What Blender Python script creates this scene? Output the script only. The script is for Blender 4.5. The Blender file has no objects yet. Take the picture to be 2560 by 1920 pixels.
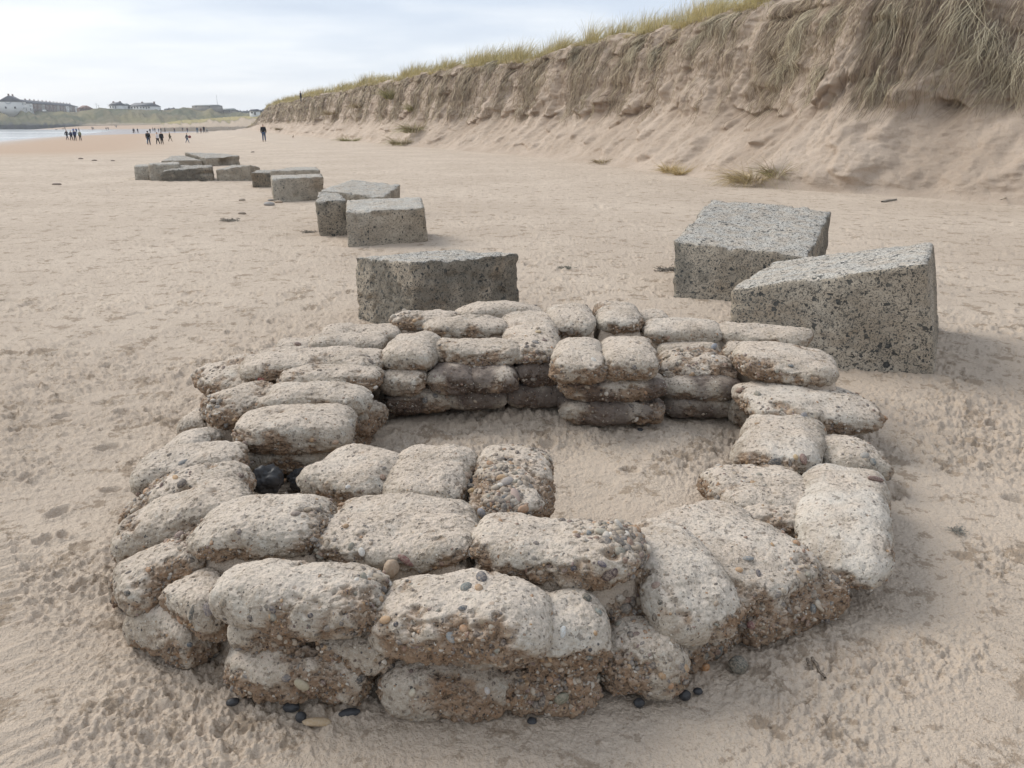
import bpy, math, random
import numpy as np
from mathutils import Vector
HAZE=True
random.seed(7); RNG=np.random.default_rng(11)
R=math.radians
F=1934.; CH=1.6; PT=R(18.6)               # focal length in photo pixels, camera height, downward pitch
CP,SP=math.cos(PT),math.sin(PT)
def un(u,v,z=0.):
    x=(u-1280)/F; y=(960-v)/F
    r=np.array([x, CP+y*SP, -SP+y*CP]); t=(z-CH)/r[2]
    return np.array([0,0,CH])+t*r
def pr(X):
    X=np.asarray(X,float); y=X[...,1]; d=X[...,2]-CH
    f=y*CP-d*SP; up=y*SP+d*CP
    return 1280+F*X[...,0]/f, 960-F*up/f
# ---------------------------------------------------------------- noise
G3=np.array([(1,1,0),(-1,1,0),(1,-1,0),(-1,-1,0),(1,0,1),(-1,0,1),(1,0,-1),(-1,0,-1),(0,1,1),(0,-1,1),(0,1,-1),(0,-1,-1),(1,1,0),(-1,1,0),(0,-1,1),(0,-1,-1)],np.float32)
def hsh(i,j,k):
    h=(i.astype(np.uint32)*np.uint32(374761393)+j.astype(np.uint32)*np.uint32(668265263)+k.astype(np.uint32)*np.uint32(2147483647-58))
    h=(h^(h>>np.uint32(13)))*np.uint32(1274126177)
    return (h^(h>>np.uint32(16)))
def N3(x,y,z=0.):
    x=np.asarray(x,np.float64);y=np.asarray(y,np.float64);z=np.zeros_like(x)+z
    xi=np.floor(x).astype(np.int64);yi=np.floor(y).astype(np.int64);zi=np.floor(z).astype(np.int64)
    fx=(x-xi).astype(np.float32);fy=(y-yi).astype(np.float32);fz=(z-zi).astype(np.float32)
    u=fx*fx*fx*(fx*(fx*6-15)+10);v=fy*fy*fy*(fy*(fy*6-15)+10);w=fz*fz*fz*(fz*(fz*6-15)+10)
    r=0
    for a in (0,1):
        for b in (0,1):
            for c in (0,1):
                g=G3[hsh(xi+a,yi+b,zi+c)&np.uint32(15)]
                d=g[...,0]*(fx-a)+g[...,1]*(fy-b)+g[...,2]*(fz-c)
                r=r+d*(u if a else 1-u)*(v if b else 1-v)*(w if c else 1-w)
    return r
def N2(x,y,s=0.):
    x=np.asarray(x,np.float64);y=np.asarray(y,np.float64)+np.zeros_like(x)
    xi=np.floor(x).astype(np.int64);yi=np.floor(y).astype(np.int64);zi=np.zeros_like(xi)+int(s*7+3)
    fx=(x-xi).astype(np.float32);fy=(y-yi).astype(np.float32)
    u=fx*fx*fx*(fx*(fx*6-15)+10);v=fy*fy*fy*(fy*(fy*6-15)+10)
    r=0
    for a in (0,1):
        for b in (0,1):
            h=(hsh(xi+a,yi+b,zi)&np.uint32(1023)).astype(np.float32)*(2*math.pi/1024)
            r=r+(np.cos(h)*(fx-a)+np.sin(h)*(fy-b))*(u if a else 1-u)*(v if b else 1-v)
    return r*1.4
def fbm2(x,y,f,o=4,s=0.,g=.5):
    t=0;a=1.
    for i in range(o): t=t+a*N2(x*f,y*f,s+i);f*=2.03;a*=g
    return t
def fbm3(P,f,o=3,s=0.,g=.5):
    t=0;a=1.
    for i in range(o): t=t+a*N3(P[:,0]*f+s,P[:,1]*f+s*1.7,P[:,2]*f-s);f*=2.03;a*=g
    return t
def sst(a,b,x):
    t=np.clip((x-a)/(b-a),0,1); return t*t*(3-2*t)
# ---------------------------------------------------------------- scene helpers
scn=bpy.context.scene; COL=scn.collection
def mesh(name,V,Fc,mat=None,smooth=True,attrs=None,colors=None,mids=None):
    V=np.ascontiguousarray(V,np.float32); Fc=np.ascontiguousarray(Fc,np.int32)
    me=bpy.data.meshes.new(name); n=Fc.shape[1]
    me.vertices.add(len(V)); me.vertices.foreach_set('co',V.ravel())
    me.loops.add(Fc.size); me.loops.foreach_set('vertex_index',Fc.ravel())
    me.polygons.add(len(Fc)); me.polygons.foreach_set('loop_start',np.arange(0,Fc.size,n,dtype=np.int32))
    if smooth: me.polygons.foreach_set('use_smooth',np.ones(len(Fc),bool))
    if mids is not None: me.polygons.foreach_set('material_index',np.asarray(mids,np.int32))
    for k,a in (attrs or {}).items():
        t=me.attributes.new(k,'FLOAT','POINT'); t.data.foreach_set('value',np.ascontiguousarray(a,np.float32))
    if colors is not None:
        t=me.attributes.new('col','FLOAT_COLOR','POINT'); c=np.ones((len(V),4),np.float32); c[:,:3]=colors; t.data.foreach_set('color',c.ravel())
    for m in (mat if isinstance(mat,(list,tuple)) else [mat]):
        if m: me.materials.append(m)
    me.update(calc_edges=True); me.validate()
    return me
def obj(name,me,parent=None,label=None,cat=None,group=None,kind=None,loc=None,rz=0.):
    o=bpy.data.objects.new(name,me); COL.objects.link(o)
    if loc is not None: o.location=[float(c) for c in loc]
    o.rotation_euler[2]=rz
    if parent: o.parent=parent
    tag(o,label,cat,group,kind); return o
def tag(o,label=None,cat=None,group=None,kind=None):
    if label: o['label']=label
    if cat: o['category']=cat
    if group: o['group']=group
    if kind: o['kind']=kind
def grid_faces(nr,nc):
    i=np.arange(nr*nc).reshape(nr,nc)
    return np.stack([i[:-1,:-1].ravel(),i[:-1,1:].ravel(),i[1:,1:].ravel(),i[1:,:-1].ravel()],1)
def box(x0,x1,y0,y1,z0,z1):
    V=[(x,y,z) for z in (z0,z1) for y in (y0,y1) for x in (x0,x1)]
    Q=[(0,2,3,1),(4,5,7,6),(0,1,5,4),(2,6,7,3),(0,4,6,2),(1,3,7,5)]
    return np.array(V,float),np.array(Q)
def join(parts):
    V=[];Q=[];n=0
    for v,q in parts: V.append(v);Q.append(np.asarray(q)+n);n+=len(v)
    return np.concatenate(V),np.concatenate(Q)
_cs={}
def cubesphere(n):
    if n in _cs: return _cs[n]
    g=np.tan(np.linspace(-1,1,n+1)*math.pi/4); A,B=np.meshgrid(g,g,indexing='ij'); o=np.ones_like(A)
    Vs=[];Fs=[];k=0
    for ax in range(3):
        for s in (1,-1):
            P=np.zeros((n+1,n+1,3)); P[...,ax]=s; P[...,(ax+1)%3]=A*s; P[...,(ax+2)%3]=B
            Vs.append(P.reshape(-1,3)); Fs.append(grid_faces(n+1,n+1)+k); k+=(n+1)**2
    V=np.concatenate(Vs); V/=np.linalg.norm(V,axis=1)[:,None]; Fq=np.concatenate(Fs)
    key=np.round(V*1e5).astype(np.int64); _,idx,inv=np.unique(key,axis=0,return_index=True,return_inverse=True)
    inv=inv.ravel(); _cs[n]=(V[idx],inv[Fq][:,::-1] if False else inv[Fq]); return _cs[n]
# ---------------------------------------------------------------- node helpers
class NT:
    def __init__(s,name,world=False):
        s.m=bpy.data.worlds.new(name) if world else bpy.data.materials.new(name)
        s.m.use_nodes=True; s.t=s.m.node_tree; s.t.nodes.clear()
    def n(s,ty,ins=None,**kw):
        d=s.t.nodes.new(ty)
        for k,v in kw.items(): setattr(d,k,v)
        for k,v in (ins or {}).items():
            if isinstance(v,bpy.types.NodeSocket): s.t.links.new(v,d.inputs[k])
            else: d.inputs[k].default_value=v
        return d
    def math(s,op,a,b=0.,c=None,clamp=False):
        i={0:a,1:b}
        if c is not None:i[2]=c
        return s.n('ShaderNodeMath',i,operation=op,use_clamp=clamp).outputs[0]
    def mix(s,f,a,b,mode='MIX'):
        return s.n('ShaderNodeMix',{0:f,6:a,7:b},data_type='RGBA',blend_type=mode).outputs[2]
    def ramp(s,f,pts,interp='LINEAR'):
        d=s.n('ShaderNodeValToRGB',{0:f}); cr=d.color_ramp; cr.interpolation=interp
        while len(cr.elements)<len(pts): cr.elements.new(.5)
        for e,(p,c) in zip(cr.elements,pts): e.position=p; e.color=(c if isinstance(c,tuple) else (c,c,c))+(1,) if not (isinstance(c,tuple) and len(c)==4) else c
        return d.outputs[0]
    def noise(s,vec,scale,detail=3.,rough=.55,dist=0.):
        return s.n('ShaderNodeTexNoise',{'Vector':vec,'Scale':scale,'Detail':detail,'Roughness':rough,'Distortion':dist}).outputs[0]
    def vor(s,vec,scale,rand=1.):
        return s.n('ShaderNodeTexVoronoi',{'Vector':vec,'Scale':scale,'Randomness':rand})
    def smooth(s,x,a,b):
        return s.n('ShaderNodeMapRange',{0:x,1:a,2:b},interpolation_type='SMOOTHSTEP').outputs[0]
    def attr(s,nm,o='Fac'): return s.n('ShaderNodeAttribute',attribute_name=nm).outputs[o]
    def out(s,col,rough=.9,bump=None,bs=.5,bd=.01,spec=.3,**kw):
        ins={'Base Color':col,'Roughness':rough,'Specular IOR Level':spec}; ins.update(kw)
        if bump is not None: ins['Normal']=s.n('ShaderNodeBump',{'Height':bump,'Strength':bs,'Distance':bd}).outputs[0]
        b=s.n('ShaderNodeBsdfPrincipled',ins)
        s.n('ShaderNodeOutputMaterial',{0:b.outputs[0]}); return s.m
def C(*a): return tuple(a)+(1.,)
def flatmat(name,c,rough=.8,var=.15,sc=8.):
    t=NT(name); p=t.n('ShaderNodeTexCoord').outputs['Object']
    f=t.noise(p,sc,3.)
    k=t.mix(f,C(*[x*(1-var) for x in c]),C(*[min(1,x*(1+var)) for x in c]))
    return t.out(k,rough)
# ---------------------------------------------------------------- materials
def sand_nodes(t,p):
    big=t.noise(p,.35,3.,.6); mid=t.noise(p,3.,3.); fine=t.noise(p,140.,2.,.7); grain=t.noise(p,520.,1.,.7)
    c=t.mix(t.smooth(big,.3,.7),C(.485,.397,.312),C(.58,.485,.388))
    c=t.mix(t.math('MULTIPLY',t.smooth(mid,.35,.7),.35),c,C(.46,.375,.300))
    c=t.mix(t.math('MULTIPLY',t.smooth(fine,.50,.72),.55),c,C(.33,.25,.18))
    c=t.mix(t.math('MULTIPLY',t.smooth(grain,.55,.8),.35),c,C(.70,.60,.50))
    sc=t.smooth(t.noise(p,3.6,6.,.78),.545,.60); c=t.mix(t.math('MULTIPLY',sc,.85),c,C(.31,.24,.175)); sc=t.smooth(t.noise(p,13.,4.,.72),.58,.64); c=t.mix(t.math('MULTIPLY',sc,.72),c,C(.29,.225,.165))  # dark flecks: shade of small dents and scuffs painted into the colour
    h=t.math('ADD',t.math('MULTIPLY',fine,.7),t.math('MULTIPLY',grain,.25))
    h=t.math('ADD',h,t.math('MULTIPLY',t.noise(p,38.,3.,.65),1.6)); h=t.math('ADD',h,t.math('MULTIPLY',t.noise(p,7.,6.,.72),3.2))
    return c,h
def m_sand():
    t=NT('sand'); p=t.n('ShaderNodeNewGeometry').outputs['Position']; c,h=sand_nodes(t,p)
    wet=t.attr('wet'); brown_tone=t.attr('brown_tone')
    c=t.mix(brown_tone,c,C(.43,.31,.22))
    c=t.mix(wet,c,C(.25,.205,.185))
    r=t.math('SUBTRACT',.95,t.math('MULTIPLY',wet,.62))
    bs=t.math('SUBTRACT',.75,t.math('MULTIPLY',wet,.74))
    return t.out(c,r,bump=h,bs=bs,bd=.013,spec=.25)
def m_dune():
    t=NT('dune_sand'); p=t.n('ShaderNodeNewGeometry').outputs['Position']
    big=t.noise(p,.5,4.,.6); mid=t.noise(p,4.,4.,.65); fine=t.noise(p,45.,3.,.7)
    c=t.mix(t.smooth(big,.35,.65),C(.45,.362,.285),C(.56,.46,.37))
    c=t.mix(t.math('MULTIPLY',t.smooth(mid,.45,.7),.5),c,C(.37,.285,.215))
    c=t.mix(t.attr('brown_tone'),c,C(.235,.165,.115))
    c=t.mix(t.math('MULTIPLY',t.smooth(fine,.5,.75),.4),c,C(.25,.19,.14))
    c=t.mix(t.attr('veg'),c,t.mix(mid,C(.22,.19,.10),C(.36,.30,.16)))
    h=t.math('ADD',t.math('MULTIPLY',mid,2.),fine)
    return t.out(c,.95,bump=h,bs=.8,bd=.05,spec=.15)
def m_bag():
    t=NT('sandbag_concrete'); g=t.n('ShaderNodeNewGeometry'); p=g.outputs['Position']; up=t.n('ShaderNodeSeparateXYZ',{0:g.outputs['Normal']}).outputs[2]
    rnd=t.n('ShaderNodeObjectInfo').outputs['Random']; ero=t.attr('ero')
    n1=t.noise(p,5.,4.,.6); n2=t.noise(p,22.,4.,.65); n3=t.noise(p,120.,3.,.7); n4=t.noise(p,13.,3.,.6,.6)
    c=t.mix(t.smooth(n1,.35,.68),C(.355,.300,.238),C(.50,.445,.370))
    c=t.mix(t.math('MULTIPLY',rnd,.35),c,C(.42,.345,.265))
    c=t.mix(t.math('MULTIPLY',t.smooth(n4,.55,.72),.55),c,C(.55,.53,.47))
    c=t.mix(t.math('MULTIPLY',t.smooth(n2,.5,.72),.45),c,C(.235,.19,.14))
    n5=t.noise(p,75.,3.,.75); n6=t.noise(p,230.,2.,.7)
    c=t.mix(t.math('MULTIPLY',t.smooth(n5,.50,.68),.50),c,C(.21,.172,.128)); c=t.mix(t.math('MULTIPLY',t.smooth(n5,.50,.32),.40),c,C(.58,.54,.47)); c=t.mix(t.math('MULTIPLY',t.smooth(n6,.5,.7),.32),c,C(.15,.125,.10))  # dark mottling paints the micro-shadows of the rough crust into the colour
    br=t.mix(n5,C(.135,.078,.047),C(.45,.315,.205))
    br=t.mix(t.math('MULTIPLY',t.smooth(n4,.55,.7),.5),br,C(.30,.15,.06))
    dk=t.math('MULTIPLY',ero,.88)
    c=t.mix(dk,c,br)
    # sand dust lies on what faces up
    du=t.math('MULTIPLY',t.smooth(t.math('ADD',up,t.math('MULTIPLY',t.math('SUBTRACT',n1,.5),.9)),.55,1.05),t.math('SUBTRACT',.74,t.math('MULTIPLY',ero,.35)))
    c=t.mix(t.math('MULTIPLY',du,t.smooth(n5,.70,.42)),c,C(.63,.525,.43))
    c=t.mix(t.math('MULTIPLY',t.attr('pale'),t.smooth(n1,.25,.6)),c,C(.64,.615,.555))
    stn=t.attr('stain'); c=t.mix(stn,c,C(.105,.078,.066))
    # small aggregate
    q=t.n('ShaderNodeVectorMath',{0:p,1:t.n('ShaderNodeVectorMath',{0:t.n('ShaderNodeTexNoise',{'Vector':p,'Scale':60.}).outputs[1],3:.012},operation='SCALE').outputs[0]},operation='ADD').outputs[0]
    hs=None
    for sc,th,am in ((85.,.28,.85),(170.,.34,.7),(42.,.22,.6)):
        v=t.vor(q,sc); sep=t.n('ShaderNodeSeparateColor',{0:v.outputs['Color']})
        on=t.math('MULTIPLY',t.math('LESS_THAN',v.outputs['Distance'],t.math('MULTIPLY',sep.outputs[0],th+.12)),t.math('GREATER_THAN',sep.outputs[2],t.math('SUBTRACT',.74,t.math('MULTIPLY',ero,.4))))
        pc=t.ramp(sep.outputs[1],[(0,(.045,.045,.05)),(.22,(.13,.12,.11)),(.38,(.20,.10,.045)),(.5,(.34,.28,.20)),(.64,(.12,.09,.085)),(.76,(.62,.58,.50)),(.9,(.30,.22,.14))],'CONSTANT')
        c=t.mix(t.math('MULTIPLY',on,t.math('MULTIPLY',am,t.math('SUBTRACT',1.,t.math('MULTIPLY',du,.5)))),c,pc)
        hh=t.math('MULTIPLY',on,.5); hs=hh if hs is None else t.math('ADD',hs,hh)
    hs=t.math('ADD',hs,t.math('MULTIPLY',n5,2.0))
    pit=t.smooth(t.noise(q,48.,2.,.5),.30,.40)
    c=t.mix(t.math('MULTIPLY',t.math('SUBTRACT',1.,pit),.55),c,C(.10,.075,.055))
    h=t.math('ADD',t.math('MULTIPLY',n3,.9),t.math('MULTIPLY',n2,1.2)); h=t.math('ADD',h,hs); h=t.math('ADD',h,pit)
    bs=t.math('ADD',.75,t.math('MULTIPLY',ero,.25))
    return t.out(c,.93,bump=h,bs=bs,bd=.006,spec=.2)
def m_pebble():
    t=NT('pebble'); p=t.n('ShaderNodeNewGeometry').outputs['Position']
    c=t.attr('col','Color'); n=t.noise(p,160.,3.)
    c=t.mix(t.math('MULTIPLY',t.smooth(t.noise(p,420.,2.,.7),.4,.7),.35),c,C(.22,.18,.14)); c=t.mix(t.math('MULTIPLY',t.smooth(n,.35,.7),.55),c,C(.43,.35,.27))
    return t.out(c,.75,bump=n,bs=.3,bd=.002,spec=.4)
def m_block(name,dark,agg):
    t=NT(name); g=t.n('ShaderNodeNewGeometry'); p=g.outputs['Position']; up=t.n('ShaderNodeSeparateXYZ',{0:g.outputs['Normal']}).outputs[2]
    n1=t.noise(p,1.6,4.,.6); n2=t.noise(p,7.,4.,.6); n3=t.noise(p,40.,3.,.7)
    c=t.mix(t.smooth(n1,.35,.65),C(.32,.272,.21),C(.50,.44,.355))
    c=t.mix(t.math('MULTIPLY',t.smooth(n2,.48,.7),.45),c,C(.20,.185,.155))
    c=t.mix(t.math('MULTIPLY',t.smooth(n1,*((.46,.58) if dark>.7 else (.52,.75))),dark),c,C(.125,.112,.09)); c=t.mix(t.math('MULTIPLY',t.smooth(t.noise(p,3.,4.,.6,.8),.55,.72),.35),c,C(.24,.165,.10))
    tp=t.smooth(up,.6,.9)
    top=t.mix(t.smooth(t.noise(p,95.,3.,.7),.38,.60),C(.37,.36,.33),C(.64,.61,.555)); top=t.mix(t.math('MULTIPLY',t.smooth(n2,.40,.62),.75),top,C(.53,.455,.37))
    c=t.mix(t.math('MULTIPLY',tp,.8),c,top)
    q=t.n('ShaderNodeVectorMath',{0:p,1:t.n('ShaderNodeVectorMath',{0:t.n('ShaderNodeTexNoise',{'Vector':p,'Scale':34.}).outputs[1],3:.05},operation='SCALE').outputs[0]},operation='ADD').outputs[0]
    hs=None
    for sc,th,fr,am in ((22.,.30,.70,.92),(60.,.37,.36,.85),(125.,.42,.32,.65)):
        v=t.vor(q,sc); sep=t.n('ShaderNodeSeparateColor',{0:v.outputs['Color']})
        on=t.math('MULTIPLY',t.math('LESS_THAN',v.outputs['Distance'],t.math('MULTIPLY',t.math('ADD',sep.outputs[0],.25),th*agg)),t.math('GREATER_THAN',sep.outputs[2],fr))
        c=t.mix(t.math('MULTIPLY',on,am),c,t.mix(sep.outputs[1],C(.035,.038,.04),C(.11,.11,.10)))
        hh=t.math('MULTIPLY',on,-.8); hs=hh if hs is None else t.math('ADD',hs,hh)
    h=t.math('ADD',t.math('MULTIPLY',n3,1.),hs)
    return t.out(c,.92,bump=h,bs=.8,bd=.012,spec=.2)
def m_attrcol(name,rough=.85,spec=.2):
    t=NT(name); return t.out(t.attr('col','Color'),rough,spec=spec)
M_DARK=flatmat('dark_stone',(.04,.04,.042),.45,.5,30.)
M_SAND=m_sand();M_DUNE=m_dune();M_BAG=m_bag();M_PEB=m_pebble()
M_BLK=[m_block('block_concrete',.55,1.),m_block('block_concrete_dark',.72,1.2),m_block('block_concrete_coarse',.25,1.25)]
M_GRASS=m_attrcol('grass_blades')
# ---------------------------------------------------------------- data
BAGS=[
 ('A1', -0.609, 1.929, 0.489, 0.251, -0.131, 0.0, 0.3, 0.165, 0.35, 'big pillow shaped front bag, left of the one with dark pebbles on its crown'),
 ('A2', -0.139, 1.866, 0.496, 0.29, -0.122, 0.0, 0.27, 0.185, 0.45, 'biggest front bag with a few dark and orange pebbles on its crown'),
 ('B1', -0.816, 2.275, 0.434, 0.292, -0.046, 0.063, 0.33, 0.15, 0.35, 'bulging grey bag behind the left big front bag, its right end eroded to orange pebbles'),
 ('B2', -0.372, 2.214, 0.517, 0.251, -0.081, 0.0, 0.32, 0.13, 0.2, 'smooth pale second row bag behind the gap of the two big front bags'),
 ('B3', 0.143, 2.146, 0.53, 0.293, -0.181, 0.0, 0.33, 0.16, 0.45, 'front bag whose right end is a thick cluster of exposed pebbles'),
 ('C1', -0.605, 2.739, 0.343, 0.367, 1.062, -0.0, 0.29, 0.18, 0.1, 'smooth sloping inner bag just right of the black boulder'),
 ('C2', -0.31, 2.712, 0.44, 0.308, 1.469, 0.0, 0.3, 0.18, 0.2, 'middle bag of the three that jut into the sandy middle of the ring'),
 ('C2b', -0.38, 2.405, 0.5, 0.26, -0.126, 0.0, 0.26, 0.18, 0.1, 'flat sand covered bag between the three inner bags and the row in front'),
 ('C3', -0.005, 2.67, 0.523, 0.29, 1.515, 0.0, 0.29, 0.19, 0.6, 'inner bag crusted with dark pebbles, beside the open sand'),
 ('D1', 0.516, 2.137, 0.468, 0.297, -1.282, -0.177, 0.22, 0.2, 0.25, 'pale yellow grey bag slanting down on the right of the pebble ended front bag'),
 ('D2', 0.15, 1.907, 0.253, 0.26, -1.379, -0.163, 0.19, 0.2, 0.45, 'narrow greenish bag wedged right of the biggest front bag'),
 ('D3', 0.391, 1.954, 0.269, 0.26, -0.1, 0.0, 0.08, 0.2, 0.65, 'low crumbling bag at the foot of the pale slanting one'),
 ('D3b', 0.367, 2.073, 0.126, 0.26, -1.225, 0.0, 0.13, 0.2, 0.85, 'crumbled pebbly bag in the gap between the narrow greenish one and the pale slanting one'),
 ('D4', 0.747, 2.396, 0.534, 0.492, -0.999, -0.062, 0.15, 0.18, 0.3, 'broad flat grey bag at the near right turn of the ring'),
 ('D5', 0.911, 2.273, 0.468, 0.246, 0.523, 0.0, 0.06, 0.18, 1.0, 'brown badly eroded bag low at the right front, all loose gravel'),
 ('D5b', 0.554, 2.116, 0.368, 0.26, 0.617, 0.0, 0.04, 0.16, 1.0, 'crumbling gravelly edge low at the right front with a round green stone beside it'),
 ('D6', 1.307, 2.734, 0.814, 0.31, -1.963, 0.0, 0.12, 0.2, 0.1, 'smooth whitish bag at the right edge of the ring'),
 ('D6b', 1.081, 2.49, 0.121, 0.26, -1.272, 0.0, 0.08, 0.16, 0.9, 'pebbly broken bag between the broad flat grey one and the whitish one'),
 ('D7', 1.036, 2.937, 0.404, 0.402, 0.079, 0.0, 0.12, 0.18, 0.5, 'bag with scattered pebbles between the whitish one and the open sand'),
 ('D7b', 1.006, 2.725, 0.34, 0.26, 0.204, 0.0, 0.08, 0.18, 0.8, 'hollow sandy gravelly patch of concrete between three bags at the right front turn'),
 ('D8', 1.286, 3.431, 0.613, 0.338, -1.988, 0.0, 0.15, 0.2, 0.2, 'bag on the right with one large dark grey flat pebble in its near end'),
 ('D9', 1.574, 3.319, 0.285, 0.299, 0.123, 0.0, 0.1, 0.18, 0.4, 'low bag at the outer right rim, next to the one with the large dark pebble'),
 ('D10', 1.536, 3.822, 0.654, 0.551, 0.036, -0.067, 0.19, 0.18, 0.4, 'long light bag with an undercut right end, below the wedge shaped one'),
 ('D11', 1.518, 4.142, 0.517, 0.512, -0.249, -0.057, 0.33, 0.17, 0.35, 'wedge shaped bag with a pointed right end under the big tank trap'),
 ('D11b', 1.339, 4.442, 0.184, 0.244, -0.443, 0.0, 0.27, 0.17, 0.7, 'small brown eroded bag end tucked behind the wedge shaped one'),
 ('D12', 1.364, 4.09, 0.3, 0.26, -1.788, 0.0, 0.09, 0.24, 0.1, 'smooth lower bag of the right inner wall, rising from the sand'),
 ('E1', 1.541, 4.603, 0.534, 0.26, -0.399, 0.0, 0.36, 0.14, 0.4, 'rear right bag touching the foot of the big tank trap'),
 ('E2', 1.062, 4.686, 0.457, 0.26, -0.085, 0.0, 0.36, 0.15, 0.1, 'smooth straight bag of the top rear row, right of the pillar'),
 ('E2b', 0.936, 5.099, 0.229, 0.26, 0.09, 0.0, 0.33, 0.14, 0.1, 'low bag just showing behind the rear row, right of the pillar'),
 ('E3', 1.07, 4.321, 0.438, 0.396, -0.034, 0.0, 0.25, 0.16, 0.95, 'broken slab of a bag with pebbles and a hollow, right of the pillar'),
 ('E3b', 1.076, 4.55, 0.376, 0.26, 0.0, 0.0, 0.26, 0.18, 0.15, 'sand covered bag between the smooth rear one and the broken slab'),
 ('E4', 1.059, 4.159, 0.45, 0.26, 0.0, 0.0, 0.19, 0.15, 0.3, 'middle course bag of the inner wall, under the broken slab'),
 ('E5', 1.064, 4.172, 0.443, 0.26, -0.044, 0.0, 0.09, 0.15, 0.1, 'lowest bag of the inner wall right of the pillar, half in the sand'),
 ('F1', 0.361, 4.028, 0.541, 0.275, -1.652, 0.0, 0.38, 0.17, 0.35, 'left block like bag on top of the pillar end'),
 ('F2', 0.634, 4.076, 0.517, 0.3, -1.668, 0.0, 0.38, 0.17, 0.3, 'right block like bag on top of the pillar end'),
 ('F3', 0.365, 4.85, 0.544, 0.288, -1.552, 0.0, 0.4, 0.15, 0.25, 'bag behind the left top bag of the pillar'),
 ('F4', 0.686, 4.893, 0.538, 0.282, -1.623, 0.0, 0.4, 0.15, 0.4, 'bag behind the right top bag of the pillar'),
 ('F5', 0.533, 3.966, 0.553, 0.26, 0.0, 0.0, 0.26, 0.15, 0.5, 'middle bag of the pillar'),
 ('F6', 0.543, 3.964, 0.543, 0.26, -0.023, 0.0, 0.13, 0.15, 0.35, 'lowest bag of the pillar, dark pebbles beneath it'),
 ('F7', 0.595, 4.245, 0.455, 0.26, 0.16, 0.0, 0.28, 0.15, 0.3, 'hidden bag behind the pillar'),
 ('G1', -0.555, 4.18, 0.297, 0.462, -0.049, 0.0, 0.38, 0.17, 0.05, 'smooth grey corner bag with sandy top at the left end of inner rear wall'),
 ('G2', -0.194, 4.18, 0.476, 0.279, -0.067, 0.0, 0.38, 0.16, 0.35, 'top course bag with pitted face in the inner rear wall'),
 ('G3', 0.106, 4.542, 0.957, 0.321, -1.537, 0.0, 0.38, 0.16, 0.45, 'bag lying across the rear wall with pebbles at its near end, left of the pillar'),
 ('G4', -0.283, 4.581, 0.478, 0.26, 0.164, 0.0, 0.42, 0.13, 0.1, 'smooth sandy bag in the second row of the rear wall top'),
 ('G5', -0.544, 4.777, 0.428, 0.26, 0.1, 0.0, 0.41, 0.13, 0.35, 'rear bag with a pebble nest at its left end, touching the pitted tank trap'),
 ('G6', -0.085, 5.031, 0.572, 0.26, 0.162, 0.0, 0.4, 0.13, 0.1, 'rearmost smooth bag right beside the tank trap'),
 ('G8', -0.583, 3.999, 0.256, 0.26, -0.051, 0.0, 0.28, 0.15, 0.05, 'brown smooth bag at the left of the middle course of the inner wall'),
 ('G9', -0.331, 4.025, 0.265, 0.26, 0.0, 0.0, 0.28, 0.15, 0.05, 'smooth purple brown bag in the middle course of the inner wall'),
 ('G9b', -0.107, 4.038, 0.267, 0.26, 0.0, 0.0, 0.28, 0.15, 0.4, 'pitted purple brown bag in the middle course of the inner wall'),
 ('G10', 0.165, 4.15, 0.294, 0.26, 0.05, 0.0, 0.29, 0.15, 0.3, 'dark bag of the middle course next to the pillar'),
 ('G11', -0.525, 4.036, 0.383, 0.26, 0.067, 0.0, 0.16, 0.16, 0.45, 'lowest left bag of the inner wall with dark pebbles at its right end'),
 ('G12', -0.206, 4.097, 0.342, 0.26, 0.078, 0.0, 0.17, 0.15, 0.1, 'lowest course bag at the middle of the inner wall'),
 ('G13', 0.129, 4.145, 0.372, 0.26, 0.055, 0.0, 0.17, 0.15, 0.05, 'dark smooth lowest bag beside the pillar'),
 ('H1', -0.924, 4.611, 0.462, 0.26, 0.041, 0.0, 0.36, 0.14, 0.15, 'flat pale bag on the left of the pebble nest at the back'),
 ('H2', -1.245, 4.427, 0.296, 0.26, 0.179, 0.0, 0.33, 0.14, 0.1, 'low pale bag on the outer rear left edge'),
 ('H3', -1.302, 4.201, 0.312, 0.26, -0.141, 0.08, 0.32, 0.15, 0.5, 'pebbly flat bag on the outer rear left edge'),
 ('H4', -0.962, 4.411, 0.425, 0.26, 0.061, 0.0, 0.36, 0.15, 0.1, 'sand dusted bag left of the smooth grey corner one'),
 ('H5', -1.187, 3.997, 0.5, 0.332, 0.095, 0.058, 0.36, 0.15, 0.35, 'bag with a red pebble under its left end'),
 ('H5b', -0.891, 4.022, 0.403, 0.346, -0.21, 0.0, 0.36, 0.15, 0.35, 'bag joining the left arc with the corner, dark pebbles at its right end'),
 ('H6', -1.518, 4.066, 0.39, 0.466, 0.679, 0.114, 0.27, 0.17, 0.75, 'bag with a ragged gravelly outer end at the far left'),
 ('H7', -0.937, 3.803, 0.507, 0.26, 0.025, 0.0, 0.34, 0.15, 0.35, 'long bag of the left arc, second above the front pillow'),
 ('H8', -1.331, 3.588, 0.358, 0.343, 0.591, 0.133, 0.28, 0.18, 0.6, 'bag running outwards with a dark gravelly broken end, left arc'),
 ('H9', -0.974, 3.576, 0.543, 0.246, 0.052, 0.0, 0.31, 0.15, 0.25, 'long smooth bag just above the front pillow of the left arc'),
 ('H10', -1.001, 3.333, 0.504, 0.314, 0.096, 0.0, 0.26, 0.18, 0.25, 'plump pillow shaped bag with a grey stain, above the black boulder'),
 ('H11', -0.996, 3.352, 0.478, 0.26, 0.114, 0.0, 0.13, 0.16, 0.3, 'narrow bag directly under the plump pillow shaped one'),
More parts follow.
